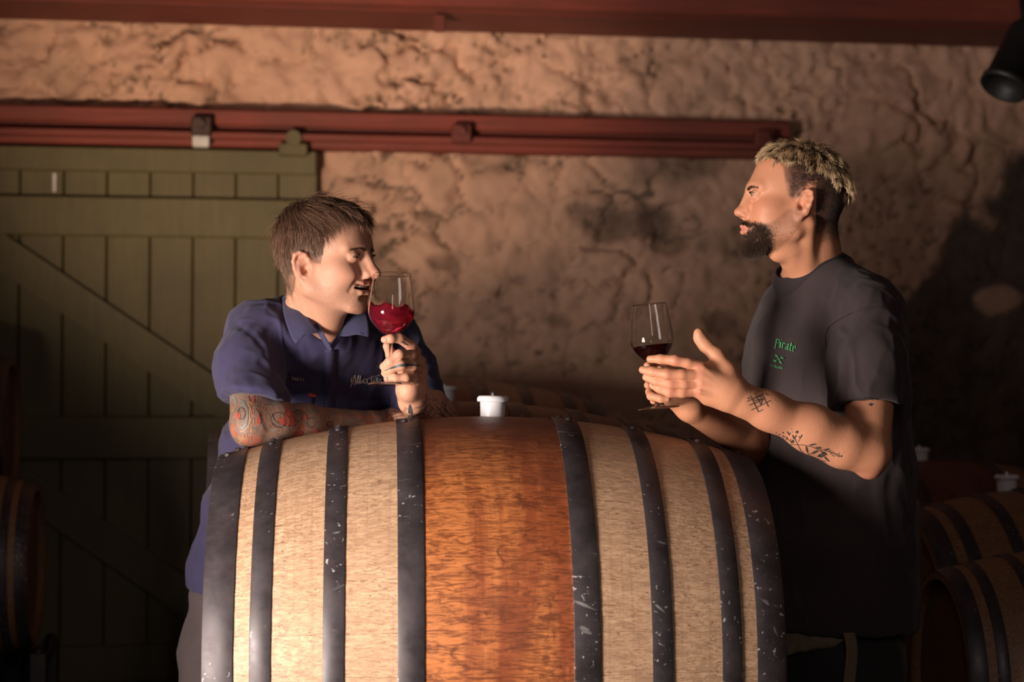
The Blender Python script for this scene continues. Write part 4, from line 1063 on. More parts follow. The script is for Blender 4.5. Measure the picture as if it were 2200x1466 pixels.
d.blob(*tj([(365,560)])[0],5,9,-10); d.blob(*tj([(755,660)])[0],5,8,0); d.blob(*tj([(760,560)])[0],2.6,8,5); d.blob(*tj([(650,260)])[0],3,9,-8); d.blob(*tj([(1620,590)])[0],5,6); d.blob(*tj([(1500,900)])[0],10,5,-20); d.blob(*tj([(1830,860)])[0],6,6,-20)
d.build('tattoo_flames',tat('tattoo_red_ink',(.40,.085,.06)),man1,'red flames of the tattoo')
d=Decal(bB1,.0008)
d.line(tj([(240,230),(290,200),(330,330)]),5,2); d.line(tj([(400,270),(470,300),(530,420),(545,560),(520,720),(450,800),(400,770)]),4,2); d.line(tj([(980,520),(1040,650),(1150,740),(1300,785),(1450,760),(1560,680)]),2.6,2)
d.build('tattoo_scrolls',tat('tattoo_pale_blue_ink',(.17,.185,.17)),man1,'pale blue scrolls of the tattoo')
d=Decal(bB1,.0010)
for (x,y,a,b,an) in ((430,520,70,110,0),(1745,690,80,95,0),(2100,720,60,60,0),(1500,560,90,110,10),(1130,640,150,140,20)):
    q=tj([(x,y)])[0]; d.ring(q[0],q[1],a*.1136,b*.1136,1.0,an)
for k in range(8):
    a=k*math.pi/4; q=tj([(2100,720)])[0]; d.line([(q[0]+2*math.cos(a),q[1]+2*math.sin(a)),(q[0]+9*math.cos(a),q[1]+8*math.sin(a))],1.6,2,taper=True)
d.line(tj([(700,430),(760,500),(800,640),(840,760),(900,860)]),1.6,2); d.line(tj([(560,180),(600,300)]),1.4,2)
d.line([(818,905),(835,892),(850,890)],1.0,2); d.line([(840,900),(852,896),(866,893)],1.0,2)
d.build('tattoo_outlines',tat('tattoo_black_ink',(.035,.03,.032)),man1,'black outlines of the tattoo')
# finger tattoo band, wrist motif
ck=lambda pts:[(740+x*.2455,560+y*.2455) for x,y in pts]
d=Decal(bB1,.0007); d.line(ck([(345,970),(400,945),(480,920),(560,912),(640,918),(680,926)]),6,2,taper=True)
d.leaf(*ck([(570,1260)])[0],*ck([(585,1400)])[0],9); d.line(ck([(490,705),(530,730),(560,745)]),2.5,2,taper=True)
for pts in ([(690,1230),(720,1270),(700,1310),(740,1330)],[(740,1250),(770,1290),(750,1330)],[(790,1260),(830,1300),(870,1370)],[(660,1330),(700,1340),(690,1370)],[(800,1330),(850,1350),(900,1375)],[(860,1270),(900,1320),(930,1370)]): d.line(ck(pts),2,2,taper=True)
d.build('tattoo',tat('tattoo_grey_ink',(.075,.075,.08)),man1,'grey band tattooed on finger and wrist')
# nails
M_nail=simple('nail',(.50,.27,.21),.5,var=.04,bump=.05)
d=Decal(bB1,.0012)
for x,y,a,b,an in ((820,786,4.2,5.2,10),(826,731,4.5,3,0),(829,815,3.6,4.6,0)): d.blob(x,y,a,b,an,12)
d.build('fingernails',M_nail,man1)
# --- trousers and boots (only their top left shows beside the barrel)
M_jeans=cloth_mat('grey_brown_trousers',(.085,.060,.062)); T=Body()
T.add(f_loft([(P(566,1280,4.37),lt,.180,ft,.125),(P(568,1360,4.38),lt,.190,ft,.132),(P(566,1450,4.38),lt,.192,ft,.130)]),0)
hip=P(566,1420,4.38)
for s in (1,-1):
    h=hip-lt*s*.10*1.0; k=h+np.array([0,-.03,-.42]); a=np.array([h[0],h[1]+.0,.10]); T.chain([h,k,a],[.105,.078,.062],.04,gk=.04)
build_cloth(T,[hip[0]-.34,3.95,.05],[hip[0]+.36,4.72,hip[2]+.22],.009,M_jeans,man1,'trousers',lambda V,N:.006*fbm(V*14,3,401))
M_boot=simple('brown_leather',(.07,.04,.025),.5)
def boots(hip,lt,ft,man,gap=.10):
    for s in (1,-1):
        Bt=Body(); h=hip-lt*s*gap; b=np.array([h[0],h[1],0]); Bt.cap(b+[0,0,.20],b+[0,0,.06],.060,.058,0); Bt.cap(b+[0,0,.048],b+ft*.15+[0,0,.04],.046,.040,.04); Bt.add(f_plane(b,[0,0,-1]),.003,'&')
        build_cloth(Bt,[b[0]-.28,b[1]-.28,-.02],[b[0]+.28,b[1]+.28,.30],.009,M_boot,man,'boot')
boots(hip,lt,ft,man1)
# ------------------------------------------------------------ right man, in profile, gesturing with one hand and holding a glass in the other
M_skin2=skin_mat('skin_tanned',(.6,.38,.27),(.56,.20,.12))
q=P(1785,1345,4.04); man2=empty('person',(q[0],q[1],0),label='bearded man with bleached hair in dark grey T-shirt, hand raised, holding a glass',cat='person')
f2,l2,u2=frame(87,4,0,-1)
B2=Body(); B2.ell((0,0,-50),(.01,.01,.01),k=0)
HC2=P(1700,428,3.93); H2=Loc(B2,HC2,f2,l2,u2,1.03)
head(H2,mouth=-.0004,jaw=.98,nose=.98,nosetip=(.108,-.037),slit=.0017,tilt=-.24,earx=-.012,ears=.97,chin=.002,fore=.012,occ=1)
ft,lt,ut=frame(55,0,0,-1)
nb=P(1752,600,4.03)
B2.cap(H2.w((-.042,0,-.035)),nb+np.array([0,.01,-.03]),.046,.058,.03); B2.cap(H2.w((-.005,0,-.095)),nb+ft*.010+np.array([0,0,-.01]),.037,.044,.03)
B2.ell(H2.w((.022,0,-.118)),(.014,.014,.014),k=.02)
for s in (1,-1): B2.cap(H2.w((-.030,s*.058,-.055)),nb+ft*.046+lt*s*.014+np.array([0,0,-.03]),.013,.011,.018)
B2.cap(H2.w((-.064,0,-.05)),nb-ft*.045+np.array([0,0,-.02]),.024,.045,.03)
sN=P(1858,682,3.90); sF=P(1690,705,4.17)
B2.cap(nb+[0,0,-.045],P(1840,655,3.92),.048,.046,.05); B2.cap(nb+[0,0,-.03],P(1702,665,4.13),.050,.044,.05)
B2.add(f_loft([(P(1750,625,4.03),lt,.10,ft,.075),(P(1763,675,4.03),lt,.165,ft,.095),(P(1768,760,4.03),lt,.17,ft,.11),(P(1775,900,4.03),lt,.16,ft,.11)]),.03)
eN=P(1866,972,3.735); wN=P(1596,860,3.665)
B2.chain([sN,P(1868,800,3.84),eN],[.056,.056,.043],.03,gk=.03)
_fa=unit(wN-eN); LN=np.linalg.norm(wN-eN)
B2.chain([eN,eN+_fa*.06+[0,0,-.004],eN+_fa*LN*.45,eN+_fa*LN*.8,wN],[.041,.0445,.0445,.0345,.0305],.02,gk=.03)
B2.ell(P(1868,1010,3.745),(.020,.022,.018),k=.02)
# gesturing left hand, back towards the camera
B2.chain([wN,P(1560,838,3.655)],[.0300,.031],.02)
B2.chain([P(1566,838,3.655),P(1505,792,3.640)],[.028,.0135],.014); B2.chain([P(1566,842,3.655),P(1503,806,3.636)],[.028,.0135],.014)
B2.chain([P(1564,850,3.655),P(1502,824,3.640)],[.026,.0130],.014); B2.chain([P(1562,856,3.658),P(1498,841,3.648)],[.022,.0120],.014)
B2.ell(P(1530,830,3.650),(.040,.013,.030),k=.012)
B2.chain([P(1575,862,3.662),P(1520,856,3.66)],[.020,.014],.012)
def fing(pts,rs,k=.0022): B2.chain([P(*p) for p in pts],rs,k,gk=.005)
fing([(1506,789,3.640),(1478,781,3.636),(1451,775,3.637),(1420,772,3.645),(1397,772,3.655)],[.0118,.0102,.0108,.0092,.0078])
fing([(1504,806,3.636),(1465,806,3.628),(1434,805,3.630),(1402,799,3.640),(1381,795,3.650)],[.0120,.0104,.0110,.0094,.0080])
fing([(1502,824,3.640),(1470,826,3.634),(1441,826,3.636),(1410,819,3.646),(1388,811,3.656)],[.0115,.0100,.0105,.0090,.0076])
fing([(1498,841,3.648),(1466,845,3.642),(1439,844,3.643),(1417,836,3.650),(1402,829,3.657)],[.0108,.0092,.0096,.0082,.0070])
B2.chain([P(1580,838,3.655),P(1562,800,3.662),P(1540,765,3.668),P(1516,742,3.672),P(1504,726,3.672),P(1501,715,3.668)],[.026,.020,.0150,.0125,.0110,.0090],.010,gk=.012)
B2.chain([P(1560,812,3.660),P(1525,788,3.655)],[.014,.010],.014)
for (a,b) in (((1552,826),(1512,792)),((1556,834),(1510,808)),((1554,842),(1508,825)),((1550,850),(1504,842))):   # extensor tendons
    B2.cap(P(a[0],a[1],3.636),P(b[0],b[1],3.628),.0035,.0040,.007)
# far right arm and the hand round the stem
wF=P(1482,876,3.83); eF=P(1668,985,4.06)
B2.chain([sF,P(1668,820,4.13),eF],[.054,.050,.042],.03,gk=.03); B2.chain([eF,P(1600,940,3.98),wF],[.043,.044,.029],.02,gk=.02)
B2.chain([wF,P(1448,848,3.815)],[.027,.028],.014); B2.ell(P(1446,832,3.81),(.020,.018,.034),k=.012)
fing([(1446,800,3.810),(1420,786,3.800),(1400,784,3.782),(1391,786,3.764)],[.0110,.0098,.0090,.0080])
fing([(1446,818,3.812),(1415,812,3.805),(1397,820,3.785),(1392,828,3.762)],[.0112,.0100,.0092,.0082])
fing([(1448,838,3.812),(1416,834,3.805),(1397,842,3.785),(1399,851,3.764),(1420,857,3.752),(1434,857,3.750)],[.0112,.0100,.0094,.0088,.0082,.0072])
fing([(1450,854,3.815),(1424,852,3.806),(1406,856,3.790),(1404,862,3.772)],[.0102,.0090,.0082,.0074])
B2.chain([P(1456,842,3.80),P(1450,812,3.782),P(1432,800,3.768),P(1418,795,3.760)],[.0150,.0120,.0100,.0085],.006,gk=.008)
def HAIRT(q):   # long bleached top
    x,y,z=q[:,0],q[:,1],q[:,2]; line=np.interp(x,[-.12,-.10,-.08,-.04,0,.03,.045,.06,.09],[.010,.022,.036,.055,.064,.066,.070,.082,.088])
    return sstep(-.002,.003,z-line)
def HAIRS(q):   # clipped sides
    x,y,z=q[:,0],q[:,1],q[:,2]; line=np.interp(x,[-.12,-.06,-.045,-.034,-.015,.000,.012,.026,.036,.05],[-.085,-.095,-.075,.020,.018,-.012,-.016,.012,.052,.085])
    return sstep(-.010,.016,z-line-.008*vn(q*90,77)-.004)
def BEARD(q):
    x,y,z=q[:,0],q[:,1],q[:,2]; ay=np.abs(y)
    top=np.interp(x,[-.01,.02,.04,.055,.07,.085,.095,.12],[-.018,-.030,-.050,-.062,-.060,-.0575,-.0535,-.050])
    low=np.interp(x,[-.01,.01,.03,.05,.1],[-.060,-.090,-.112,-.130,-.140])
    m=sstep(.004,-.006,z-top)*sstep(-.006,.004,z-low)*sstep(-.016,-.002,x)
    lipz=(((q-np.array([.098,0,-.0715]))/np.array([.016,.0255,.0105]))**2).sum(1)<1
    soul=((q[:,2]>-.092)&(q[:,2]<-.080)&(ay<.018)&(ay>.006)&(x>.08))
    return m*(1-lipz*1.)*(1-.85*soul)
def DENS(q):
    x,z=q[:,0],q[:,2]; return np.clip(.16+.90*sstep(.030,.062,x)*sstep(-.062,-.085,z)+.9*(x>.078)*(z>-.068)+.75*sstep(.046,.070,x)*(x<.084)*sstep(-.052,-.064,z),0,1)
def col2(V,N):
    q=H2.loc(V); n=len(V); C=np.tile(np.array([.59,.268,.152]),(n,1)).astype(np.float32); stub=np.zeros(n); hd=(np.linalg.norm(V-HC2,axis=1)<.20)*1.
    def blend(m,c): C[:]=C*(1-m[:,None])+np.array(c)*m[:,None]
    g=lambda c,r:np.exp(-(((q-np.array(c))/np.array(r))**2).sum(1))*hd
    blend(.6*g((.104,0,-.038),(.018,.018,.015)),(.56,.19,.12))
    for s in (1,-1): blend(.65*g((.065,s*.045,-.030),(.03,.025,.022)),(.56,.20,.12)); blend(.45*g((-.02,s*.08,-.02),(.022,.02,.036)),(.58,.20,.12))
    lip=(g((.096,0,-.0712),(.012,.022,.0105))>.30)*1.; blend(lip*.7,(.50,.17,.13))
    bd=BEARD(q)*hd; blend(bd*(.25+.6*DENS(q)),(.09,.055,.04)); stub[:]=bd*.8
    hs_=HAIRS(q)*hd; fd=sstep(-.105,-.02,q[:,2])*(.35+.65*sstep(.045,.0,q[:,0])); blend(hs_*np.clip(fd*1.15,0,.97),(.022,.015,.013)); stub[:]=np.maximum(stub,hs_*.8*sstep(-.12,-.08,q[:,2]))
    blend(HAIRT(q)*hd*.9,(.07,.045,.03))
    blend(np.exp(-(np.linalg.norm(V-P(1869,1022,3.73),axis=1)/.03)**2)*.45,(.56,.17,.11))
    for kx,ky in ((1504,786),(1502,806),(1500,825),(1497,842),(1451,775),(1434,805),(1441,826),(1439,844)): blend(np.exp(-(np.linalg.norm(V-P(kx,ky,3.63),axis=1)/.011)**2)*.5,(.58,.19,.13))
    return C,stub
V2,Q2,N2,body2=build_skin(B2,[P(1360,900,3.8)[0],3.59,P(0,1060,3.8)[2]],[P(1960,900,4)[0],4.32,P(0,300,4)[2]],.002,col2,M_skin2,man2)
for s in (1,-1): eyeball(H2,s,(.985,s*.0,-.12),man2,(.09,.10,.09))
qh=H2.loc(V2); hd=np.linalg.norm(V2-HC2,axis=1)<.2
# clipped sides
w=HAIRS(qh)*hd*(1-HAIRT(qh))*sstep(-.11,-.02,qh[:,2]); w*=1-.97*((np.abs(qh[:,0]+.02)<.026)&(qh[:,2]<.020)&(qh[:,2]>-.065)&(np.abs(qh[:,1])>.068)); w*=.25+.75*sstep(.03,-.03,qh[:,0])
r,n_,i_=pick(V2,N2,w,12000); q=H2.loc(r); ln=.0028+.005*sstep(.0,.04,q[:,2])*RNG.random(len(r))*sstep(.045,-.02,q[:,0])
dn=n_.copy()
def dirs2(pos,t,d):
    w_=nz(dn*.55+np.tile(H2.R@np.array([-.5,0,-.75]),(len(pos),1))+RNG.normal(0,.12,(len(pos),3))); return w_
strands('clipped_hair',r-n_*.0005,n_,dirs2,ln,2,.00024,lambda n,tt:np.tile(np.array([.020,.014,.012]),(n,len(tt),1))*(.6+.9*RNG.random(n))[:,None,None],man2)
# bleached top, thick wavy tufts
w=HAIRT(qh)*hd; r,n_,i_=pick(V2,N2,w,11000); q=H2.loc(r)
cells=np.floor(q*np.array([85,85,85])+.6*np.stack([vn(q*60,7),vn(q*60+5,8),vn(q*60+9,9)],1)).astype(np.int64)
h0=_h(cells[:,0],cells[:,1],cells[:,2],31)*2-1; h1=_h(cells[:,0],cells[:,1],cells[:,2],32)*2-1; h2=_h(cells[:,0],cells[:,1],cells[:,2],33)*2-1
tuft=np.stack([h0,h1,h2],1); fr=sstep(.03,.07,q[:,0]); ln=(.026+.008*RNG.random(len(r)))*(1-.25*fr)*(1+.15*h1); back=sstep(-.02,-.09,q[:,0])
def dirt2(pos,t,d):
    p=H2.loc(pos); rr=nz(p-np.array([-.014,0,.02])); x,y,z=p.T
    flow=np.stack([.35+.3*fr-.5*back,y*6,-.55-.9*back-.4*sstep(.09,.05,z)],1); flow-=rr*(flow*rr).sum(1)[:,None]; flow=nz(flow)
    v=rr*(.95-1.25*t+.15*h2)[:,None]+flow*(.45+1.0*t)+tuft*(.45-.15*t)+RNG.normal(0,.09,(len(p),3)); return nz(.35*d+.65*(nz(v)@H2.R.T)) if t>0 else nz(v)@H2.R.T
def colt2(n,tt):
    bl=np.array([.88,.62,.37]); dk=np.array([.15,.095,.055]); k=(RNG.random(n)*.5+.5*(h0*.5+.5)); t=np.clip((tt[None,:]-.12-.35*(1-k[:,None]))*2.6,0,1)[...,None]; t=np.where((RNG.random(n)<.16)[:,None,None],t*.35,t)
    return (dk*(1-t)+bl*t)*(.75+.45*RNG.random(n))[:,None,None]
strands('bleached_hair',r-n_*.001,n_,dirt2,ln,6,.00050,colt2,man2)
# beard, moustache, eyebrow
w=BEARD(qh)*hd*DENS(qh)**1.3; r,n_,i_=pick(V2,N2,w,15000); q=H2.loc(r); dens=DENS(q); bn=n_.copy(); ln=.0035+.0070*sstep(-.085,-.115,q[:,2])*dens+.003*dens; ln*=(.6+.7*RNG.random(len(r)))*(.42+.58*dens)
mus=(q[:,2]>-.068)&(q[:,0]>.075)
dv=np.where(mus[:,None],np.stack([q[:,0]*0+.2,np.sign(q[:,1])*.9,q[:,0]*0-.5],1),np.tile(np.array([.15,0,-.9]),(len(r),1)))@H2.R.T
strands('beard',r-n_*.0006,n_,lambda p,t,d:nz(bn*.5+dv*(.6+.3*t)+RNG.normal(0,.22,(len(p),3))),ln,3,.00027,lambda n,tt:np.tile(np.array([.065,.038,.026]),(n,len(tt),1))*(.5+1.1*RNG.random(n))[:,None,None],man2)
for s in (1,-1): brow_lash(B2,H2,s,man2,230,(.10,.065,.048),.0017,-.001)
# --- T-shirt
M_tee=cloth_mat('washed_black_jersey',(.036,.0235,.025),1100,.95,.06)
S=Body(); S.add(f_loft([(P(1752,606,4.03),lt,.090,ft,.088),(P(1770,655,4.03),lt,.165,ft,.104),(P(1774,725,4.03),lt,.198,ft,.124),(P(1773,850,4.03),lt,.200,ft,.142),(P(1777,1000,4.04),lt,.200,ft,.158),(P(1783,1180,4.05),lt,.204,ft,.162),(P(1787,1345,4.06),lt,.206,ft,.160)]),0)
S.add(f_plane(P(1787,1345,4.06),[0,0,-1]),.01,'&')
S.cap(P(1784,614,3.99),P(1858,672,3.89),.056,.066,.05); S.cap(P(1724,650,4.10),P(1692,692,4.17),.048,.058,.05)
sl=Body(); sl.chain([P(1858,682,3.89),P(1860,780,3.84),P(1860,890,3.795)],[.074,.076,.073],0,gk=.03); sl.add(f_plane(P(1856,872,3.79),unit([.05,-.25,-.97])),.008,'&'); sl.chain([P(1863,850,3.81),P(1864,930,3.78)],[.055,.066],.008,'-'); S.group(sl,.035)
s2=Body(); s2.chain([P(1690,704,4.17),P(1668,790,4.14),P(1668,880,4.12)],[.070,.070,.068],0,gk=.03); s2.add(f_plane(P(1668,860,4.12),[0,-.1,-1]),.008,'&'); S.group(s2,.03)
# neckline
S.chain([P(1678,597,3.93),P(1700,600,3.92),P(1722,590,3.92)],[.011,.011,.006],.008,'-')
nc=P(1746,580,4.025); un=unit(ft*.036+np.array([0,0,.085])); fv=unit(np.cross(lt,un)); fv=fv if fv@ft>0 else -fv
COLM=f_loft([(nc+un*.14,lt,.070,fv,.083),(nc-un*.10,lt,.070,fv,.083)]); S.add(COLM,.006,'-')
sp2=[((1700,640,3.90),(1665,740,3.90),.009,.007),((1725,640,3.90),(1690,780,3.89),.008,-.006),((1745,640,3.88),(1715,800,3.87),.009,.007),((1780,620,3.87),(1740,740,3.87),.009,-.007),((1800,730,3.80),(1785,860,3.78),.008,-.007),((1825,720,3.79),(1815,865,3.76),.009,.006),((1870,730,3.79),(1865,860,3.76),.010,-.006),((1850,690,3.82),(1905,760,3.82),.010,-.006),((1795,700,3.82),(1840,740,3.79),.008,.006),((1650,760,3.93),(1630,900,3.93),.012,.007),((1690,800,3.90),(1670,940,3.88),.011,-.006),((1730,830,3.88),(1715,960,3.86),.011,.006),((1680,640,3.9),(1650,800,3.9),.012,.005),((1720,620,3.9),(1640,860,3.9),.014,-.006),((1760,610,3.88),(1690,760,3.88),.012,.005),((1790,600,3.88),(1765,720,3.85),.012,-.007),
     ((1850,620,3.84),(1790,700,3.83),.010,.005),((1772,705,3.85),(1785,880,3.85),.012,-.014),((1840,700,3.80),(1800,860,3.76),.012,.006),((1880,700,3.80),(1890,860,3.76),.014,-.006),((1900,760,3.80),(1810,850,3.76),.010,.004),((1800,790,3.78),(1880,870,3.75),.010,-.004),
     ((1610,1000,3.95),(1700,1060,3.88),.016,.007),((1610,1080,3.95),(1720,1120,3.88),.018,-.008),((1760,900,3.87),(1700,1100,3.88),.014,.008)]
VS2,QS2,shirt2=build_cloth(S,[P(1570,900,4.05)[0],3.68,P(0,1375,4)[2]],[P(2000,900,4.05)[0],4.36,P(0,535,4)[2]],.0034,M_tee,man2,'t_shirt',lambda V,N:folds(V,N,sp2,.0050,501,(19,19,6.5),[((1860,875,3.79),.07),((1746,580,4.0),.17)]),1)
M_rib=cloth_mat('ribbed_black_jersey',(.026,.018,.020),1100,.95,.04)
# ribbed neckband: a strip of the shirt front edge following the neck hole
NBd=Body(); S0=S.ops[:-1]; NBd.add(lambda p:comb(S0,p)-.0038,0); NBd.add(lambda p:COLM(p)-.0165,.002,'&'); NBd.add(COLM,.003,'-')
build_cloth(NBd,[P(1655,900,4)[0],3.80,P(0,660,4)[2]],[P(1850,900,4)[0],4.22,P(0,515,4)[2]],.0024,M_rib,man2,'neckband',None,1)
bS2=bvh_of(VS2,QS2)
d=Decal(bS2,.0028); d.line([(1813,548),(1836,572),(1870,598)],1.4,3); d.line([(1893,660),(1862,664),(1830,672),(1800,688),(1778,704),(1772,722),(1774,760)],1.4,3); d.line([(1786,874),(1812,859),(1862,855),(1900,862),(1920,874)],1.2,3); d.build('seam',M_tee,man2)
# green chest print: a blackletter word, crossed bones, a line of small letters
M_green_ink=simple('green_screen_print',(.06,.30,.11),.75,var=.25,scale=200)
tz=lambda pts:[(1620+x*.08187,700+y*.08187) for x,y in pts]
d=Decal(bS2,.0030); NB=(2.6,-1.7)
def st(pts,nb=NB): d.nib(tz(pts),nb,1)
def bl_(pts,nb_=(2.7,-1.0)):
    k=1.22; d.nib([(1667+k*(x*.955+y*.20),744+k*(x*.285-y*.98)) for x,y in pts],nb_,1)
bl_([(0,-5),(0,13)]); bl_([(0,13),(5,13),(5.6,8),(.8,6)],(1.8,-1)); bl_([(7.8,10),(7.8,1),(9,0)]); bl_([(7.8,14.5),(8.8,13.2)],(2.2,0)); bl_([(12,10),(12,0)]); bl_([(12.6,8.8),(14.4,10.4),(16.2,8.6)],(1.6,-1.4))
bl_([(18.4,9),(22,10.4),(22,1),(23.4,0)]); bl_([(22,5.8),(18.6,4.4),(18.4,1.2),(20,0),(22,2)],(1.8,-1)); bl_([(26.4,14),(26.4,1.2),(28.4,0)]); bl_([(24.6,10),(29.4,10)],(.4,-1.8)); bl_([(31.4,5),(35.4,6.4),(35.2,9.4),(33,10.6),(31.2,8.4),(31.2,2),(33,0),(35.8,1.8)],(2.2,-1.0))
for a,b in (((605,790),(715,970)),((755,845),(560,925))):
    d.nib(tz([a,b]),(1.4,-1.4),1)
    for e_,s_ in ((a,-1),(b,1)):
        q=tz([e_])[0]; d.blob(q[0]-1.6,q[1]-.6,1.7,1.9); d.blob(q[0]+1.0,q[1]+1.2,1.7,1.6)
d.text('von',1656,787.4,7.6,11,.50); d.text('Bouteille',1664.3,789.6,8.6,15,.60)
d.build('chest_print',M_green_ink,man2,'green printed lettering and crossed bones')
# --- tattoos on the near arm
bB2=bvh_of(V2,Q2); M_ink=simple('faded_black_ink',(.055,.050,.048),.5,var=.1)
ta=lambda pts:[(1580+x*.15009,810+y*.15009) for x,y in pts]
d=Decal(bB2,.0006); Ln=lambda pts,w=1.5:d.line(ta(pts),w,2)
for pts in ([(210,270),(330,505)],[(270,225),(365,405)],[(385,260),(470,430)],[(165,350),(240,320),(400,240)],[(195,410),(270,375),(420,310)],[(225,475),(300,440),(500,340)],[(320,505),(395,470)],[(290,290),(350,280),(385,330),(360,405)],[(260,340),(380,320)],[(430,235),(470,270)]): Ln(pts,1.55)
q=ta([(183,308)])[0]; d.blob(q[0],q[1],1.7)
d.build('tattoo_grid',M_ink,man2,'crossed-line grid tattoo')
d=Decal(bB2,.0006)
Ln([(720,930),(760,965),(880,970),(1000,980),(1120,1010),(1220,1060),(1260,1120),(1330,1190)],1.2); Ln([(815,830),(860,900),(890,970),(940,1060),(1030,1130)],1.3); Ln([(1030,1100),(1120,1100),(1190,1060)],1.0)
Ln([(810,950),(740,880),(680,840)],1.0); Ln([(900,935),(930,870),(945,825)],1.0); Ln([(770,840),(745,785)],1.0); Ln([(1150,1000),(1230,1040),(1300,1060),(1400,1090),(1500,1140)],1.0); Ln([(1040,1110),(1150,1170),(1300,1215)],1.2); Ln([(640,880),(700,920)],1.0)
for a,b,w_ in (((1010,990),(1035,1090),6),((1090,1100),(1180,1055),6),((1050,980),(1160,960),5),((1160,1020),(1230,1010),5),((1260,1050),(1350,1030),5),((1170,1145),(1240,1100),6),((1240,1070),(1310,1120),7),((1200,1150),(1280,1120),6),((1270,1150),(1350,1215),4),((850,900),(815,840),4),((850,880),(870,830),4),((930,880),(905,850),3),((925,880),(955,830),3.5),((755,890),(720,860),3.5),((740,890),(715,905),3),((765,830),(740,780),3),((765,840),(790,790),2.5),((1330,1075),(1370,1050),3)): 
    p0,p1=ta([a,b]); d.leaf(p0[0],p0[1],p1[0],p1[1],w_*.75)
for x,y,r_ in ((880,790,3.2),(820,925,3.6),(805,745,1),(818,790,.9),(680,800,1.6),(630,825,1.2),(585,800,.9),(620,860,1.3),(790,900,1.2),(680,850,1.6),(690,880,1.2)): p0=ta([(x,y)])[0]; d.blob(p0[0],p0[1],r_)
for k in range(34):
    u=RNG.random(); x=1360+u*170; y=1090+u*50+RNG.normal(0,1)*26*(1-u*.7); p0=ta([(x,y)])[0]; d.blob(p0[0],p0[1],.9,n=6)
d.build('tattoo_flower_sprig',M_ink,man2,'wildflower sprig tattoo')
d=Decal(bB2,.0006); p0=(1871,869); d.leaf(1866,871,1872,866,3); d.leaf(1870,872,1876,867,3); d.line([(1868,871),(1873,873)],1.2,1); d.build('tattoo_small_mark',M_ink,man2)
d=Decal(bB2,.0010)
for x,y,a,b,an in ((1393,771,4.6,3.2,0),(1377,793,4.4,3.2,12),(1385,808,4.0,2.7,20),(1399,827,3.6,2.5,25),(1436,857,3.4,3.0,0)): d.blob(x,y,a,b,an,12)
d.build('fingernails',M_nail,man2)
# --- trousers, tied apron and shoes
M_dark=cloth_mat('black_trousers',(.012,.011,.012)); M_khaki=cloth_mat('khaki_canvas',(.17,.12,.075))
T=Body(); hip=P(1775,1430,4.06)
T.add(f_loft([(P(1780,1310,4.06),lt,.165,ft,.125),(P(1778,1390,4.06),lt,.18,ft,.13),(hip,lt,.175,ft,.125)]),0)
for s in (1,-1):
    h=hip+lt*s*.09; T.chain([h,h+np.array([0,-.02,-.36]),np.array([h[0],h[1],.10])],[.105,.075,.060],.04,gk=.04)
build_cloth(T,[hip[0]-.34,3.74,.05],[hip[0]+.34,4.38,hip[2]+.22],.009,M_dark,man2,'trousers',lambda V,N:.006*fbm(V*14,3,601))
boots(hip,lt,ft,man2,.09)
A=Body(); A.add(f_loft([(P(1779,1330,4.06),lt,.178,ft,.138),(P(1777,1375,4.06),lt,.186,ft,.143),(P(1776,1402,4.06),lt,.188,ft,.145)]),0); A.add(f_plane(P(1740,1398,3.95),unit([.30,-.1,-1])),.006,'&')
build_cloth(A,[hip[0]-.3,3.8,P(0,1440,3.9)[2]],[hip[0]+.3,4.3,P(0,1300,4)[2]],.006,M_khaki,man2,'tied_jacket',lambda V,N:.006*fbm(V*22,3,611),label='khaki garment tied round the waist')
sheet('hanging_strap',[[(1812,1360,3.85),(1818,1400,3.85),(1812,1470,3.86)],[(1836,1360,3.86),(1842,1400,3.86),(1836,1470,3.87)]],M_khaki,man2,.004,label='khaki strap')
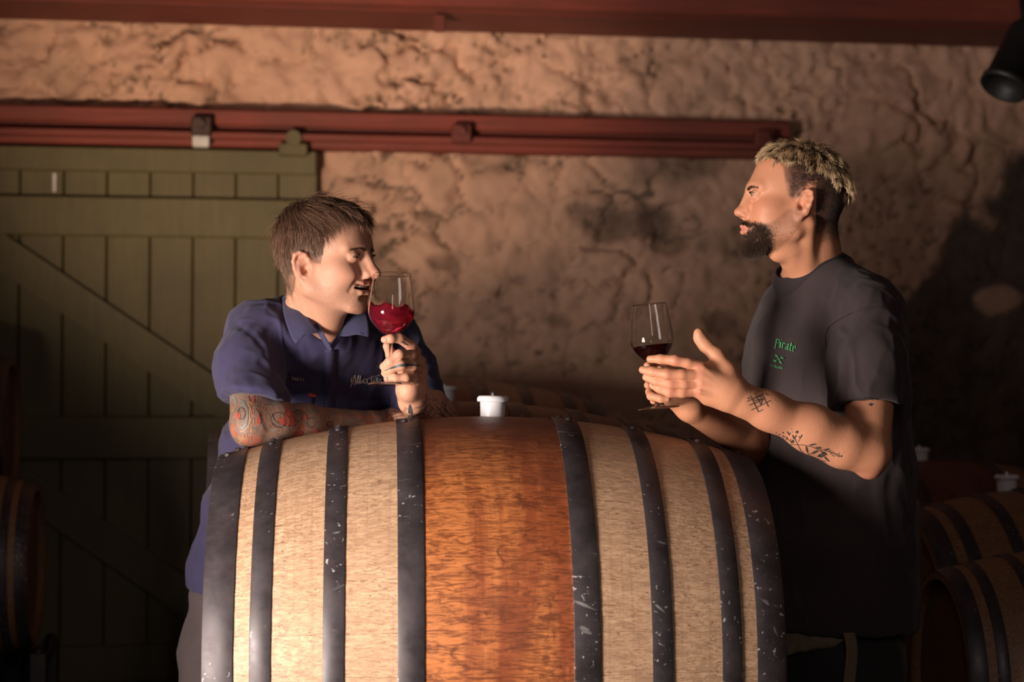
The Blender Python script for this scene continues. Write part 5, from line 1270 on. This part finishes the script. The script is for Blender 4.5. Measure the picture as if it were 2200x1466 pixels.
# ------------------------------------------------------------ wine glasses
def t_glass():
    t=NT('clear_crystal'); return t.done((1,1,1),.015,Transmission_Weight=1.0,IOR=1.24,Specular_IOR_Level=.9)
M_glass=t_glass()
def t_wine(name,c,dens,diff):
    t=NT(name); m=t.done(c,.08,Transmission_Weight=1-diff,IOR=1.34)
    return m
OUT=[(.0036,.022),(.0034,.05),(.0034,.085),(.0045,.094),(.010,.1015),(.024,.1105),(.0375,.125),(.0462,.141),(.048,.153),(.0465,.172),(.0425,.202),(.0388,.228)]
def glass(name,foot,top,D0,D1,label,s,wine,level):
    a=P(*foot,D0); b=P(*top,D1); z=Vector(b-a).normalized(); M=z.to_track_quat('Z','Y').to_matrix().to_4x4()
    g=empty(name,tuple(a),label=label,cat='wine glass',group=None); g.rotation_euler=M.to_euler(); L=np.linalg.norm(b-a)/.228; g.scale=(L*s,L*s,L)
    bowl=[(0,.0965),(.006,.0985)]+OUT[4:]
    up=curve_pts([(r,zz,0) for r,zz in OUT[4:]],30)[:,:2]; inn=[(max(r-.0008,0),zz+.0004) for r,zz in up][::-1]
    prof=[(0,.0975),(.0050,.0985)]+[tuple(x) for x in up[:-1]]+[(.03885,.2272),(.0388,.2280),(.0384,.2284),(.0380,.2280),(.03805,.2272)]+inn[1:]+[(.0040,.1010),(0,.1004)]
    MB().lathe(prof,72).build('bowl',M_glass,g,True)
    st=curve_pts([(.0098,.0078,0),(.0052,.0125,0),(.0038,.020,0),(.0033,.045,0),(.0033,.080,0),(.0042,.0920,0),(.0066,.0972,0)],26)[:,:2]
    MB().lathe([(0,.0077)]+[tuple(x) for x in st]+[(0,.0973)],28).build('stem',M_glass,g,True)
    MB().lathe([(0,0),(.030,.0002),(.0462,.0008),(.0470,.0016),(.0462,.0024),(.034,.0040),(.018,.0064),(.0098,.0076),(0,.0076)],64).build('foot',M_glass,g,True)
    # wine body: follows the inner wall, its top given by level(x, y)
    zs=np.array([p[1] for p in inn[::-1]]); rs_=np.array([p[0] for p in inn[::-1]])-.00035; n=64; V=[];Fs=[]
    K=22; T=14
    for k in range(K):
        u=k/(K-1)
        for j in range(n):
            w=2*math.pi*j/n; h=level(.045*math.cos(w),.045*math.sin(w)); zz=.1012+(h-.1012)*u; r=np.interp(zz,zs,rs_); 
            if k==0: r=.0005
            V.append((r*math.cos(w),r*math.sin(w),zz))
    for k in range(1,T):
        f=1-k/T
        for j in range(n):
            w=2*math.pi*j/n; h=level(.045*math.cos(w),.045*math.sin(w)); r=np.interp(h,zs,rs_)*f; x,y=r*math.cos(w),r*math.sin(w); hh=level(x,y); V.append((x,y,hh*(1-f**6)+h*f**6))
    R=K+T-1
    for i in range(R-1):
        for j in range(n): Fs.append((i*n+j,i*n+(j+1)%n,(i+1)*n+(j+1)%n,(i+1)*n+j))
    V.append((0,0,level(0,0))); c=len(V)-1
    for j in range(n): Fs.append(((R-1)*n+j,(R-1)*n+(j+1)%n,c))
    Fs.append(tuple(range(n))[::-1]); mb=MB(); mb.v=V; mb.f=Fs; mb.build('wine',wine,g,True); return g
M_w1=t_wine('crimson_wine',(.50,.022,.060),1,.26); M_w2=t_wine('dark_red_wine',(.10,.006,.012),1,.12)
def lev1(x,y): return .1600+.10*x+.0035*math.sin(x*150+y*60)+.0028*math.sin(y*190-x*70)+.002*math.sin(x*330+1)
def lev2(x,y): return .1365+.085*x+.0006*math.sin(x*90)
g1=glass('wine_glass',(838,828),(842.5,590),3.800,3.812,'wine glass at the left man\'s nose, crimson wine swirling high in its bowl',1.0,M_w1,lev1)
g2=glass('wine_glass',(1415,879),(1393,654),3.765,3.760,'tilted wine glass held by the right man, with a little dark red wine',.985,M_w2,lev2)
